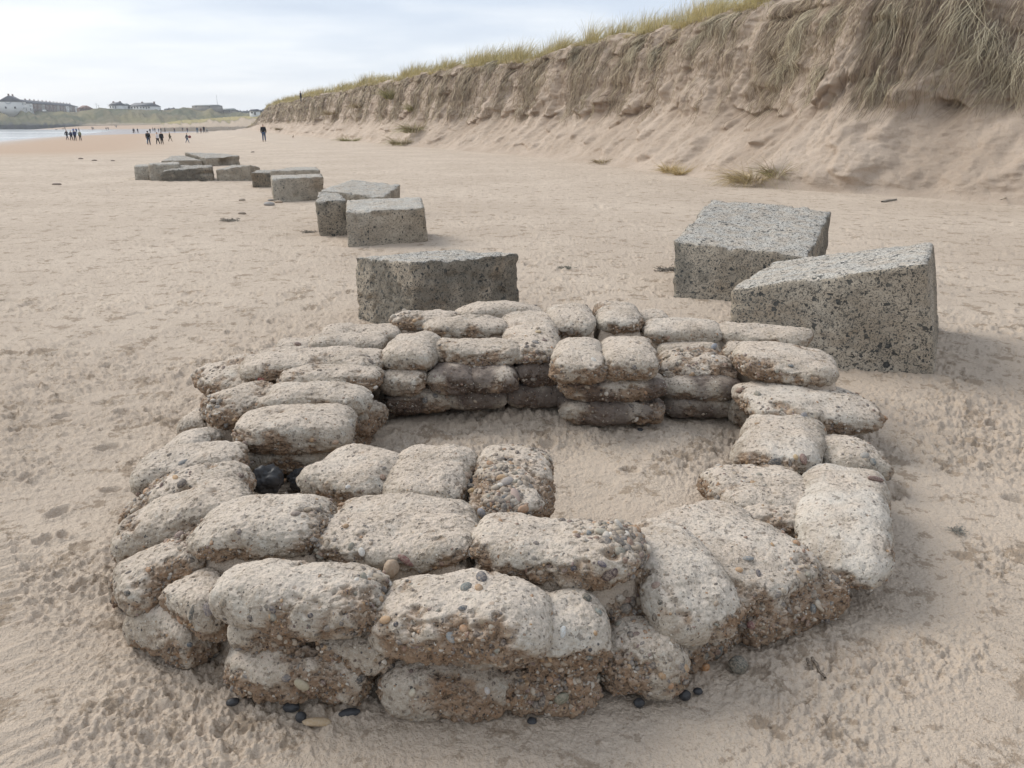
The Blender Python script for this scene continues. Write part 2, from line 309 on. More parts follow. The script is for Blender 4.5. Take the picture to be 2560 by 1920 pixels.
 ('H11b', -0.812, 3.729, 0.3, 0.26, 1.119, 0.0, 0.16, 0.18, 0.6, 'small upright eroded bag end at the inner left wall'),
 ('H11c', -0.869, 3.705, 0.3, 0.26, 1.337, 0.0, 0.07, 0.16, 0.4, 'lowest bag end at the inner left wall where the sand begins'),
 ('H12', -1.549, 3.605, 0.159, 0.26, 0.044, 0.18, 0.17, 0.16, 0.4, 'small bag showing under the gravelly broken end'),
 ('H13', -1.469, 3.286, 0.229, 0.26, -0.204, 0.172, 0.17, 0.16, 0.4, 'low outer bag left of the plump pillow shaped one'),
 ('H14', -1.367, 3.015, 0.442, 0.26, 0.212, 0.108, 0.2, 0.18, 0.3, 'long bag with a bluish pebble, on the left rim'),
 ('H15', -1.249, 2.774, 0.405, 0.26, 0.178, 0.159, 0.2, 0.17, 0.65, 'bag crusted with pebbles along its outer end, on the left rim'),
 ('H15b', -1.428, 2.807, 0.279, 0.26, 0.489, 0.205, 0.1, 0.16, 0.9, 'strip of loose pebbly concrete under the left rim'),
 ('H16', -1.192, 2.507, 0.478, 0.26, 0.247, 0.272, 0.22, 0.2, 0.25, 'long sloping bag of the left rim, next to the bulging grey one'),
 ('H17', -1.127, 2.218, 0.315, 0.26, 0.543, 0.299, 0.2, 0.19, 0.55, 'bag with a nest of dark pebbles at its upper right end, left front'),
 ('H18', -1.259, 2.408, 0.32, 0.2, 1.25, 0.0, 0.08, 0.2, 0.3, 'low outermost bag at the far left of the ring'),
 ('H19', -0.956, 2.069, 0.202, 0.26, 0.975, 0.0, 0.18, 0.18, 0.45, 'bag squeezed under the left end of the left big front bag'),
 ('H20', -1.057, 2.122, 0.319, 0.26, -0.389, 0.0, 0.07, 0.2, 0.4, 'dark rounded bag of the bottom course at the left front'),
 ('H21', -0.694, 1.973, 0.239, 0.26, -0.086, 0.0, 0.19, 0.15, 0.45, 'small bag of the middle course directly under the left big front bag'),
 ('H22', -0.436, 1.939, 0.254, 0.26, -0.097, 0.0, 0.17, 0.15, 0.45, 'middle course bag with a black pebble at its right end'),
 ('H23', -0.622, 1.933, 0.452, 0.26, -0.081, 0.0, 0.07, 0.19, 0.5, 'long bottom course bag with black stones under it'),
 ('H24', -0.186, 1.881, 0.398, 0.26, -0.041, 0.0, 0.06, 0.19, 0.55, 'long bottom course bag under the biggest front bag'),
 ('H24b', 0.097, 1.896, 0.316, 0.26, 0.053, 0.0, 0.06, 0.18, 0.85, 'gravelly bottom course bag with reddish patches, right of centre front'),
 ('H25', -0.097, 1.936, 0.407, 0.26, -0.03, 0.0, 0.16, 0.14, 0.25, 'thin middle course bag just showing below the biggest front bag'),
]
BLK=[('b1', [[-0.779, 6.012, 0.582], [0.049, 6.739, 0.529], [-0.556, 7.436, 0.464], [-1.373, 6.709, 0.506], [-0.763, 5.961, 0.0], [0.094, 6.856, 0.0], [-0.543, 7.396, 0.0], [-1.331, 6.48, 0.0]]),
 ('b2', [[1.588, 7.675, 0.506], [2.73, 7.111, 0.451], [3.56, 8.756, 0.7], [2.348, 9.319, 0.762], [1.557, 7.383, 0.0], [2.771, 7.102, 0.0], [3.589, 8.852, 0.0], [2.377, 9.419, 0.0]]),
 ('b3', [[1.554, 5.476, 0.483], [2.63, 4.877, 0.762], [3.376, 6.225, 0.713], [2.298, 6.824, 0.441], [1.547, 5.243, 0.0], [2.817, 4.905, 0.0], [3.494, 6.136, 0.0], [2.373, 6.767, 0.0]]),
 ('b4', [[-2.279, 10.77, 0.466], [-1.221, 10.951, 0.496], [-1.372, 12.032, 0.548], [-2.472, 11.852, 0.529], [-2.228, 10.579, 0.0], [-1.205, 11.224, 0.0], [-1.362, 12.06, 0.0], [-2.462, 11.879, 0.0]]),
 ('b5b', [[-3.352, 13.822, 0.5], [-2.216, 13.725, 0.393], [-2.139, 15.332, 0.492], [-3.107, 15.428, 0.583], [-3.393, 13.852, 0.0], [-2.249, 13.749, 0.0], [-2.179, 15.36, 0.0], [-3.154, 15.463, 0.0]]),
 ('b5a', [[-2.924, 11.715, 0.518], [-2.459, 11.816, 0.52], [-2.815, 12.999, 0.527], [-3.129, 12.898, 0.561], [-2.903, 11.727, 0.0], [-2.458, 11.815, 0.0], [-2.816, 13.009, 0.0], [-3.13, 12.908, 0.0]]),
 ('b6', [[-5.181, 17.185, 0.475], [-4.13, 17.486, 0.507], [-4.403, 18.508, 0.505], [-5.5, 18.206, 0.488], [-5.102, 16.96, 0.0], [-4.201, 17.702, 0.0], [-4.398, 18.512, 0.0], [-5.494, 18.211, 0.0]]),
 ('b7', [[-5.963, 19.646, 0.514], [-4.723, 19.718, 0.529], [-5.145, 21.021, 0.529], [-5.786, 20.95, 0.522], [-5.928, 19.623, 0.0], [-4.73, 19.717, 0.0], [-5.152, 21.021, 0.0], [-5.793, 20.949, 0.0]]),
 ('b8', [[-6.865, 21.007, 0.378], [-6.324, 21.102, 0.393], [-6.532, 22.186, 0.395], [-7.055, 22.091, 0.4], [-6.93, 21.283, 0.0], [-6.325, 21.105, 0.0], [-6.533, 22.189, 0.0], [-7.056, 22.094, 0.0]]),
 ('b9', [[-8.776, 23.669, 0.314], [-7.684, 23.661, 0.451], [-7.816, 24.886, 0.32], [-8.552, 24.894, 0.415], [-8.778, 23.662, 0.0], [-7.728, 23.575, 0.0], [-7.818, 24.879, 0.0], [-8.554, 24.887, 0.0]]),
 ('b10', [[-10.278, 23.445, 0.281], [-8.837, 23.641, 0.407], [-9.3, 24.896, 0.391], [-10.237, 24.7, 0.389], [-10.267, 23.455, 0.0], [-8.823, 23.653, 0.0], [-9.285, 24.91, 0.0], [-10.224, 24.712, 0.0]]),
 ('b11', [[-10.766, 23.757, 0.458], [-9.951, 24.084, 0.465], [-10.39, 25.105, 0.477], [-11.197, 24.778, 0.456], [-10.706, 23.575, 0.0], [-9.947, 23.917, 0.0], [-10.393, 25.106, 0.0], [-11.2, 24.779, 0.0]]),
 ('b12', [[-11.321, 24.016, 0.399], [-10.86, 24.166, 0.403], [-11.245, 25.206, 0.4], [-11.704, 25.056, 0.395], [-11.222, 23.745, 0.0], [-10.882, 23.917, 0.0], [-11.257, 25.201, 0.0], [-11.717, 25.051, 0.0]]),
 ('b13', [[-13.718, 31.42, 0.225], [-12.301, 31.928, 0.233], [-13.406, 33.03, 0.375], [-13.718, 32.521, 0.378], [-13.722, 31.438, 0.0], [-12.305, 31.947, 0.0], [-13.411, 33.055, 0.0], [-13.723, 32.545, 0.0]]),
 ('b14', [[-12.156, 31.984, 0.292], [-11.223, 33.22, 0.356], [-12.298, 34.075, 0.417], [-13.328, 32.839, 0.507], [-12.171, 32.001, 0.0], [-11.239, 33.237, 0.0], [-12.319, 34.096, 0.0], [-13.347, 32.86, 0.0]])]

# ---------------------------------------------------------------- dune foot line
FOOT=np.array([un(*q) [:2] for q in [(2560,512),(2300,492),(2080,482),(1900,470),(1720,440),(1560,420),(1395,397),(1245,384),(1120,373),(1000,365),(900,354),(831,347),(720,337),(660,330)]])
FOOT=np.concatenate([np.array([(19.,-6.),(17.,1.),(14.8,8.)]),FOOT,np.array([(-68,213),(-84,250)])])
_o=np.argsort(FOOT[:,1]); FY,FX=FOOT[_o,1],FOOT[_o,0]
def xfoot(y): return np.where(y>250,-84-.42*(y-250),np.interp(y,FY,FX))
def ground_base(x,y):
    q=xfoot(y)-x
    q1=np.interp(y,[0,200,235,300,420],[56,56,42,0,-5]); q0=np.interp(y,[0,200,235,300,420],[9,9,-2,-34,-34])
    t=np.clip((q-q0)/(q1-q0),0,1)
    z=-1.43*t**.6*sst(25,90,y)-.25*sst(42,58,q)*sst(60,140,y)
    z=z-2.*sst(80,170,q)*sst(60,140,y)
    z=np.where(y>410,np.maximum(z,-1.62+3.1*sst(410,540,y)-6*sst(-250,-330,x)),z)
    return z
def poly_in(x,y,Pg):   # signed distance, positive inside
    d=np.full(x.shape,9.); ins=np.zeros(x.shape,bool); n=len(Pg)
    for i in range(n):
        (x1,y1),(x2,y2)=Pg[i],Pg[(i+1)%n]; ex,ey=x2-x1,y2-y1; t=np.clip(((x-x1)*ex+(y-y1)*ey)/(ex*ex+ey*ey),0,1)
        d=np.minimum(d,np.hypot(x-x1-t*ex,y-y1-t*ey)); c=((y1>y)!=(y2>y))&(x<(x2-x1)*(y-y1)/(y2-y1+1e-12)+x1); ins^=c
    return np.where(ins,d,-d)
RING_OUT=[tuple(un(*q)[:2]) for q in [(400,1690),(560,1765),(950,1805),(1480,1795),(1700,1735),(1850,1650),(2110,1490),(2215,1400),(2215,1200),(2195,1080)]]+[(1.95,4.3),(1.75,4.75),(1.2,5.2),(.3,5.3),(-.5,5.15),(-1.3,4.75),(-1.75,4.2)]+[tuple(un(*q)[:2]) for q in [(435,1040),(400,1140),(330,1240),(280,1400),(310,1560)]]
RING_IN=[tuple(un(*q,.05)[:2]) for q in [(625,1190),(770,1190),(880,1100),(960,1045),(1400,1020),(1404,1070),(1655,1070),(1655,1045),(1845,1045),(1890,1130),(1820,1250),(1640,1300),(1430,1310),(1385,1290),(1380,1180),(1180,1150),(1000,1160),(820,1250),(700,1250),(625,1245)]]
BAGC=np.array([(b[1],b[2],b[3],b[4],b[5],b[7]) for b in BAGS])
def ground(x,y,detail=True):
    x=np.asarray(x,float);y=np.asarray(y,float)
    z=ground_base(x,y)
    near=(np.abs(x)<4)&(y<8)&(y>.2)
    if near.any():
        xn=x[near];yn=y[near]
        rr=np.hypot((xn-.05)/1.5,(yn-3.3)/1.35)
        inner=1-sst(.62,.82,rr)
        a=inner*(.055+.03*N2(xn*2,yn*2,5)) - .05*sst(-.4,-.9,xn)*(1-sst(.5,.9,np.abs(yn-2.95)))*inner
        top=np.zeros_like(xn)
        for (cx,cy,L,W,yaw,zm) in BAGC:
            dx=xn-cx;dy=yn-cy;c,s=math.cos(yaw),math.sin(yaw)
            e=np.maximum(np.abs(dx*c+dy*s)-L/2,np.abs(-dx*s+dy*c)-W/2)
            top=np.maximum(top,(zm-.02)*(1-sst(-.03,.07,e)))
        fill=top*sst(.13,.24,poly_in(xn,yn,RING_OUT))*sst(.12,.22,-poly_in(xn,yn,RING_IN))
        # a little sand has drifted against the outside, with a scoured hollow beyond it
        ro=np.hypot((xn-.05)/1.78,(yn-3.25)/1.75)
        sc=-.015*np.exp(-((ro-1.02)/.10)**2)
        z[near]=z[near]+np.maximum(a+sc,fill)
    return z
def hit(u,v):
    p=un(u,v,0.)
    for _ in range(40):
        zz=float(ground(np.array([p[0]]),np.array([p[1]]))[0]); p=.5*p+.5*un(u,v,min(zz,1.2))
    return p
# ---------------------------------------------------------------- camera, light, sky
cam=bpy.data.cameras.new('camera'); cam.lens=F/2560*36; cam.sensor_width=36; cam.clip_start=.05; cam.clip_end=6000
co=bpy.data.objects.new('camera',cam); COL.objects.link(co); co.location=(0,0,CH); co.rotation_euler=(math.pi/2-PT,0,0); scn.camera=co
SE,SA=R(38),R(-55)      # sun height, and bearing from +Y (a thin bright patch of cloud to the left)
sl=bpy.data.lights.new('sun','SUN'); sl.energy=1.6; sl.angle=R(38); sl.color=(1.,.95,.88)
so=bpy.data.objects.new('sun',sl); COL.objects.link(so)
so.rotation_euler=Vector((-math.sin(SA)*math.cos(SE),-math.cos(SA)*math.cos(SE),-math.sin(SE))).to_track_quat('-Z','Y').to_euler()
def world():
    t=NT('World',True); scn.world=t.m
    g=t.n('ShaderNodeTexCoord').outputs['Generated']
    sky=t.n('ShaderNodeTexSky',sky_type='NISHITA',sun_disc=False,sun_elevation=SE,sun_rotation=SA,dust_density=2.).outputs[0]
    s=t.n('ShaderNodeSeparateXYZ',{0:g})
    # cloud layer: project the view direction on a flat ceiling, so that streaks flatten towards the horizon
    zz=t.math('MAXIMUM',t.math('ADD',s.outputs[2],.10),.03)
    cx=t.math('DIVIDE',s.outputs[0],zz); cy=t.math('DIVIDE',s.outputs[1],zz)
    v=t.n('ShaderNodeCombineXYZ',{0:t.math('MULTIPLY',cx,.75),1:cy,2:0.}).outputs[0]
    a=t.noise(v,.55,5.,.5,.3); b=t.noise(v,1.7,5.,.55,.2)
    f=t.math('ADD',t.math('MULTIPLY',a,.7),t.math('MULTIPLY',b,.3))
    c=t.ramp(f,[(.34,(3.4,3.95,4.85)),(.47,(4.1,4.6,5.35)),(.56,(4.95,5.3,5.8)),(.68,(6.2,6.3,6.4))])
    warm=t.math('MULTIPLY',t.math('SUBTRACT',1.,t.smooth(s.outputs[2],.0,.16)),.55)
    c=t.mix(warm,c,C(6.3,6.45,6.55))
    lft=t.math('MULTIPLY',t.smooth(t.math('MULTIPLY',s.outputs[0],-1.),.1,.75),.35); c=t.mix(lft,c,C(6.7,6.75,6.7))
    c=t.mix(.93,sky,c)
    bg=t.n('ShaderNodeBackground',{0:c,1:.1}); t.n('ShaderNodeOutputWorld',{0:bg.outputs[0]})
world()
vs=scn.view_settings; vs.view_transform='Standard'; vs.look='None'; vs.exposure=.80; vs.gamma=1
# ---------------------------------------------------------------- beach
def build_beach():
    inn=np.radians(np.linspace(-36.5,36.5,1050)); o1=np.radians(np.linspace(36.5,180,70)[1:])
    th=np.concatenate([-o1[::-1],inn,o1])
    # rows: about one per rendered pixel near, growing outwards
    rs=[.45]
    while rs[-1]<4500:
        r=rs[-1]; st=max(.006,.0021*r*np.sqrt(1+(r/1.6)**2)*.60) if r<30 else r*.03
        st=min(st,max(r*.02,.01)); rs.append(r+st)
    rs=np.array(rs)
    RR,TT=np.meshgrid(rs,th,indexing='ij'); X=(RR*np.sin(TT)).ravel(); Y=(RR*np.cos(TT)).ravel()
    z=ground(X,Y)
    q=xfoot(Y)-X
    wet=sst(-1.02,-1.42,z)*sst(60,120,Y)
    brown_tone=np.clip(sst(12,26,q)*sst(36,70,Y)*.95+.0,0,1)*(1-wet)  # damp sand, browner towards the water
    r=np.hypot(X,Y)
    d=np.zeros_like(z); m=r<110
    x=X[m];y=Y[m];rm=r[m]
    a=1-sst(25,110,rm)
    w=fbm2(x,y,.8,2,1)
    e=.030*fbm2(x,y,.55,3,20)
    patch=sst(-.25,.35,fbm2(x,y,.9,2,40))           # trampled here, smooth there
    # crumbly crust: ridged noise slightly drawn out along the wind
    xs=x*.85+y*.5; ys=-x*.5+y*.85
    rid=np.abs(fbm2(xs*.8,ys*1.25,7.,3,60)); e+= patch*(-.009*(1-sst(0,.14,rid)))+.012*patch*fbm2(x,y,9.,3,70,.6)
    k=rm<14
    xx=x[k];yy=y[k]
    e[k]+=(.35+.65*patch[k])*.0075*fbm2(xx,yy,30.,2,80,.7)+.0026*N2(xx*95,yy*95,90)*(1-sst(4,9,rm[k]))
    # dents: footprints and paw marks
    rng=np.random.default_rng(5)
    for (n,rmax,sx,sy,dep) in ((1700,12.,.055,.035,.022),(750,24.,.13,.06,.036),(500,40.,.16,.10,.04)):
        pr_=rmax*np.sqrt(rng.random(n))+(2.4 if n==1700 else 5.6); pa=np.radians(rng.uniform(-40,40,n)); 
        px=pr_*np.sin(pa);py=pr_*np.cos(pa); yw=rng.uniform(0,math.pi,n); sc=rng.uniform(.6,1.3,n)
        cell={}
        cs=.5
        order=None
        ix=np.floor(x/cs).astype(int);iy=np.floor(y/cs).astype(int); key=ix*100003+iy; od=np.argsort(key,kind='stable'); ks=key[od]
        for i in range(n):
            for gx in range(int((px[i]-.35)//cs),int((px[i]+.35)//cs)+1):
                for gy in range(int((py[i]-.35)//cs),int((py[i]+.35)//cs)+1):
                    kk=gx*100003+gy; l=np.searchsorted(ks,kk);h=np.searchsorted(ks,kk,'right')
                    if h<=l: continue
                    ii=od[l:h]; dx=x[ii]-px[i];dy=y[ii]-py[i];c,s=math.cos(yw[i]),math.sin(yw[i])
                    rr=np.sqrt(((dx*c+dy*s)/(sx*sc[i]))**2+((-dx*s+dy*c)/(sy*sc[i]))**2)
                    e[ii]+= -dep*sc[i]*(1-sst(.55,1.05,rr)) + dep*.45*np.exp(-((rr-1.25)/.25)**2)
    c0=patch*(1-sst(6,16,rm)); e+=c0*.008*np.abs(N2(xs*15,ys*19,301))*(1-sst(4,8,rm))+(.2*(1-sst(5,9,rm))+c0)*.0085*fbm2(x,y,21.,3,309,.78)*(1-sst(4,8,rm))+(.35+c0)*.0070*np.abs(N2(xs*39,ys*43,302))*(1-sst(3.5,6,rm))
    c1=sst(2.5,6,rm)*(1-sst(70,100,rm))*(.35+.65*sst(-.3,.3,fbm2(x,y,.35,2,305)))
    pl=fbm2(x+.15*N2(x*9,y*9,311),y+.15*N2(x*9,y*9,312),2.6,3,306,.62); e+=c1*(.014*sst(.02,.14,pl)-.018*sst(.34,.46,pl))*(1-sst(6,10,rm))+c1*.012*np.abs(fbm2(x,y,5.,2,303))*(1-sst(6,10,rm))
    c2=sst(18,34,rm)*(1-sst(80,108,rm)); e+=c2*(.02*fbm2(x,y,.5,2,304))
    d[m]=e*a*np.where(rm<1.2,.6,1)*(1-.62*sst(4.5,13,rm))
    z=z+d*(1-wet)
    z=np.where(q<-1.0,z-.35*sst(1.,4.,-q),z)
    Fc=grid_faces(len(rs),len(th))[:,::-1]
    V=np.stack([X,Y,z],1)
    obj('beach',mesh('beach',V,Fc,M_SAND,attrs={'wet':wet,'brown_tone':brown_tone}),kind='structure')
build_beach()
# ---------------------------------------------------------------- sea
def build_sea():
    t=NT('sea_water'); p=t.n('ShaderNodeNewGeometry').outputs['Position']
    v=t.n('ShaderNodeMapping',{0:p,3:(.03,.12,1.)}).outputs[0]
    n=t.noise(v,1.,4.,.6); st=t.n('ShaderNodeMapping',{0:p,3:(.004,.045,1.)}).outputs[0]; s2=t.noise(st,1.,3.,.6)
    c=t.mix(t.smooth(s2,.4,.62),C(.22,.24,.25),C(.60,.62,.63))
    m=t.out(c,.18,bump=n,bs=.35,bd=.25,spec=.6)
    xs=-np.geomspace(30,3200,60)[::-1]; ys=np.geomspace(90,4200,80)
    Y,X=np.meshgrid(ys,xs,indexing='ij'); X=X.ravel();Y=Y.ravel()
    Z=-1.5+.0*X
    obj('sea',mesh('sea',np.stack([X,Y,Z],1),grid_faces(80,60),m),kind='structure')
build_sea()
# ---------------------------------------------------------------- pebbles
PEBC=np.array([(.05,.055,.065),(.035,.038,.045),(.09,.10,.11),(.13,.13,.125),(.20,.17,.14),(.30,.25,.19),(.42,.37,.30),(.30,.15,.065),(.36,.21,.09),(.17,.085,.06),(.12,.075,.08),(.62,.60,.55),(.50,.46,.40),(.15,.165,.145),(.34,.28,.22)])
PEBW=np.array([1.5,1.0,1.5,1.,1.2,1.5,1.,.9,.7,.8,.8,.5,.6,.8,1.6]); PEBW/=PEBW.sum()
def rotbasis(nrm,ang):
    n=nrm/np.linalg.norm(nrm,axis=1)[:,None]; h=np.where(np.abs(n[:,2:3])<.9,np.array([[0,0,1.]]),np.array([[1.,0,0]]))
    a=np.cross(h,n);a/=np.linalg.norm(a,axis=1)[:,None];b=np.cross(n,a)
    c,s=np.cos(ang)[:,None],np.sin(ang)[:,None]
    return a*c+b*s,-a*s+b*c,n
def ellipsoids(P,Nm,rx,ry,rz,rng,res=3,tilt=.35,jit=.12):
    S,Fq=cubesphere(res); n=len(P)
    Nm=Nm+rng.normal(0,tilt,Nm.shape); A,B,Cc=rotbasis(Nm,rng.uniform(0,6.28,n))
    sh=1+rng.normal(0,jit,(n,1,1))*S[None,:,0:1]+rng.normal(0,jit,(n,1,1))*S[None,:,1:2]*S[None,:,2:3]
    L=S[None]*sh
    V=P[:,None]+L[...,0:1]*(A*rx[:,None])[:,None]+L[...,1:2]*(B*ry[:,None])[:,None]+L[...,2:3]*(Cc*rz[:,None])[:,None]
    Fa=(Fq[None]+(np.arange(n)*len(S))[:,None,None]).reshape(-1,4)
    return V.reshape(-1,3),Fa
def pebble_cols(n,rng,m,w=None):
    k=rng.choice(len(PEBC),n,p=PEBW if w is None else w); c=PEBC[k]*rng.uniform(.75,1.25,(n,1))*.78+.22*np.array([.28,.215,.155])
    return np.repeat(c,m,0)
# clusters of exposed pebbles: bag, end (-1..1 along), side (-1..1 across), radius, count
NEST={'B3':[(.85,.1,.5,290,1.3),(.6,.5,.4,90,1.1)],'C3':[(-.75,0,.5,190,1.3),(-.1,.2,.45,110,1.2),(.8,-.5,.5,80,1.1)],'B1':[(.9,0,.45,80,.9)],'A1':[(.95,.2,.4,70,.9)],
 'G5':[(-.8,-.2,.6,60,1.2)],'G3':[(.8,0,.5,70,1.3)],'H17':[(.7,.2,.6,90,1.1)],'H15':[(-.7,0,.6,110,1.1)],'H15b':[(0,0,1.,140,1.2)],'E3':[(0,0,1.,150,1.2)],'D7':[(-.5,.2,.7,80,1.)],
 'D3b':[(0,0,1.,90,1.2)],'D6b':[(0,0,1.,90,1.1)],'D5':[(0,0,1.2,260,1.)],'D5b':[(0,0,1.2,140,1.)],'D10':[(.8,0,.5,90,.9),(-.7,-.6,.3,40,1.)],'H8':[(-.8,0,.5,90,1.2)],'H6':[(-.8,0,.5,60,1.)],
 'G11':[(.75,0,.45,40,1.3)],'F6':[(.1,-.2,.3,30,1.)],'H22':[(.85,0,.35,40,1.)],'D9':[(.3,0,.8,50,1.)],'B2':[(-.8,-.5,.4,50,.9)],'D4':[(.7,.6,.5,90,.9)],'H5b':[(.85,-.3,.35,25,1.3)],'D3':[(0,-.5,1.,90,.9)],'H24b':[(0,-.3,1.1,150,1.)]}
# single pebbles one can point at: bag, photo pixel, long/short/flat radius (m), colour
BIGP=[('A2',1203,1448,.023,.016,.013,(.075,.080,.095)),('A2',1166,1470,.022,.015,.010,(.11,.14,.14)),('A2',1197,1470,.015,.012,.010,(.36,.23,.13)),('A2',1158,1520,.015,.008,.007,(.09,.105,.12)),
 ('A2',965,1550,.018,.011,.009,(.40,.25,.13)),('A2',990,1560,.008,.007,.006,(.03,.035,.05)),('A2',1125,1592,.018,.011,.006,(.22,.24,.25)),('A2',1258,1610,.012,.008,.006,(.05,.035,.03)),('A2',1192,1586,.010,.008,.006,(.08,.06,.05)),
 ('D8',1937,1160,.033,.024,.010,(.045,.055,.065)),('D8',2010,1148,.026,.018,.014,(.16,.09,.085)),('D8',1990,1142,.014,.010,.009,(.42,.30,.15)),('D8',1975,1155,.022,.008,.006,(.06,.06,.065)),
 ('H5',650,948,.022,.011,.009,(.28,.045,.04)),('H14',458,1155,.022,.011,.006,(.14,.16,.17)),('H15',520,1208,.016,.011,.008,(.03,.035,.045)),('H15',600,1190,.018,.014,.009,(.07,.045,.04)),
 ('B1',740,1285,.016,.011,.007,(.22,.18,.16)),('B1',596,1330,.011,.008,.006,(.06,.055,.06)),('B2',905,1380,.015,.010,.006,(.62,.60,.56)),('B2',1015,1400,.030,.011,.009,(.16,.06,.055)),('B3',1473,1333,.011,.009,.007,(.12,.15,.17)),
 ('B3',1340,1358,.009,.007,.005,(.07,.07,.08)),('B3',1506,1410,.015,.008,.008,(.06,.06,.10)),('B3',1432,1420,.010,.009,.007,(.03,.035,.06)),('B3',1525,1432,.028,.020,.014,(.05,.03,.035)),('B3',1500,1330,.024,.015,.010,(.38,.35,.28)),
 ('D1',1640,1465,.014,.011,.008,(.24,.17,.14)),('D1',1636,1543,.013,.009,.006,(.05,.05,.045)),('D1',1650,1505,.008,.008,.006,(.04,.045,.04)),('D1',1600,1550,.010,.009,.006,(.05,.05,.055)),
 ('D4',1868,1398,.020,.010,.007,(.17,.19,.20)),('D4',1896,1433,.016,.008,.006,(.06,.065,.085)),('D4',1846,1426,.013,.011,.008,(.45,.28,.15)),('D4',1727,1390,.022,.011,.008,(.62,.61,.58)),
 ('D3b',1567,1570,.022,.013,.010,(.06,.065,.09)),('D3b',1622,1622,.014,.012,.009,(.48,.43,.34)),('H23',755,1710,.024,.015,.010,(.36,.32,.22)),('H23',716,1695,.014,.011,.008,(.10,.10,.11)),('H23',902,1697,.016,.010,.007,(.025,.03,.035)),
 ('H22',978,1665,.020,.011,.009,(.03,.035,.04)),('H22',820,1652,.016,.012,.008,(.36,.22,.10)),('A1',682,1523,.012,.008,.006,(.04,.04,.05)),('A1',776,1539,.008,.007,.005,(.03,.035,.05)),('A1',626,1545,.011,.008,.006,(.06,.06,.06)),('A1',885,1585,.011,.010,.006,(.04,.04,.04)),
 ('A1',560,1508,.013,.010,.006,(.14,.12,.09)),('H24',1372,1700,.016,.008,.007,(.40,.12,.055)),('H24',1217,1727,.012,.010,.006,(.48,.46,.44)),('H24',1030,1730,.012,.009,.006,(.48,.45,.36)),('H24b',1405,1745,.023,.018,.012,(.15,.155,.11)),
 ('H19',480,1530,.023,.008,.006,(.08,.085,.08)),('H19',520,1525,.022,.014,.007,(.12,.11,.12)),('H19',452,1548,.017,.012,.009,(.30,.15,.07)),('H17',318,1484,.011,.010,.007,(.04,.05,.055)),('H20',540,1638,.017,.009,.007,(.035,.04,.035)),('H20',475,1612,.009,.008,.006,(.06,.08,.10)),('H20',565,1612,.018,.009,.008,(.18,.12,.09)),
 ('G11',1062,1002,.020,.014,.009,(.05,.06,.07)),('G11',1087,990,.016,.012,.009,(.07,.08,.09)),('G3',1338,857,.024,.016,.010,(.14,.145,.15)),('G3',1345,830,.026,.014,.008,(.42,.33,.20)),('F3',1430,830,.024,.014,.009,(.24,.22,.20)),('F2',1586,918,.015,.011,.008,(.045,.05,.06)),('F1',1484,900,.020,.012,.007,(.48,.47,.44)),
 ('F6',1578,1014,.016,.011,.007,(.045,.05,.055)),('D5',1876,1562,.015,.013,.011,(.15,.055,.055)),('D5',2032,1522,.016,.010,.010,(.09,.11,.12)),('D5',2068,1552,.011,.009,.009,(.03,.03,.035)),('D5b',1780,1680,.021,.015,.012,(.42,.19,.06)),('D5b',1795,1632,.024,.013,.010,(.07,.085,.085)),('D5b',1762,1640,.014,.010,.010,(.07,.08,.075)),
 ('D2',1408,1578,.017,.009,.007,(.52,.54,.53)),('D2',1468,1495,.016,.012,.009,(.05,.06,.055)),('D2',1496,1530,.013,.010,.008,(.15,.18,.17)),('D2',1473,1642,.014,.009,.008,(.13,.15,.15)),('E3',1782,892,.014,.009,.007,(.62,.62,.60)),('E3',1700,905,.022,.012,.008,(.50,.44,.34)),('E3b',1785,868,.026,.016,.012,(.20,.24,.29)),
 ('H10',840,1105,.016,.011,.007,(.42,.30,.22)),('H9',700,1018,.014,.009,.006,(.12,.11,.11)),('D11',1975,915,.017,.010,.007,(.12,.14,.15)),('D11',1898,912,.010,.007,.006,(.06,.06,.08)),('D10',2010,1042,.024,.018,.010,(.17,.18,.20)),('D10',1975,1030,.024,.014,.009,(.36,.25,.16)),('D9',2160,1140,.022,.016,.010,(.26,.26,.25)),('D9',2182,1155,.018,.014,.010,(.13,.155,.16)),('D6',2190,1200,.036,.014,.012,(.13,.07,.065)),
 ('C1',957,1193,.016,.012,.008,(.17,.10,.07)),('C1',870,1218,.010,.008,.005,(.58,.57,.55)),('C3',1262,1245,.014,.012,.010,(.06,.075,.09)),('C3',1290,1240,.030,.015,.010,(.36,.26,.23)),('C3',1270,1205,.024,.017,.010,(.28,.26,.25)),('C3',1205,1283,.020,.016,.012,(.20,.22,.26)),('C3',1322,1285,.014,.012,.010,(.05,.05,.055)),('C3',1310,1272,.022,.014,.010,(.38,.22,.13))]
BAG_BIG={}
for b in BIGP: BAG_BIG.setdefault(b[0],[]).append(b[1:])
BAGPOS={}
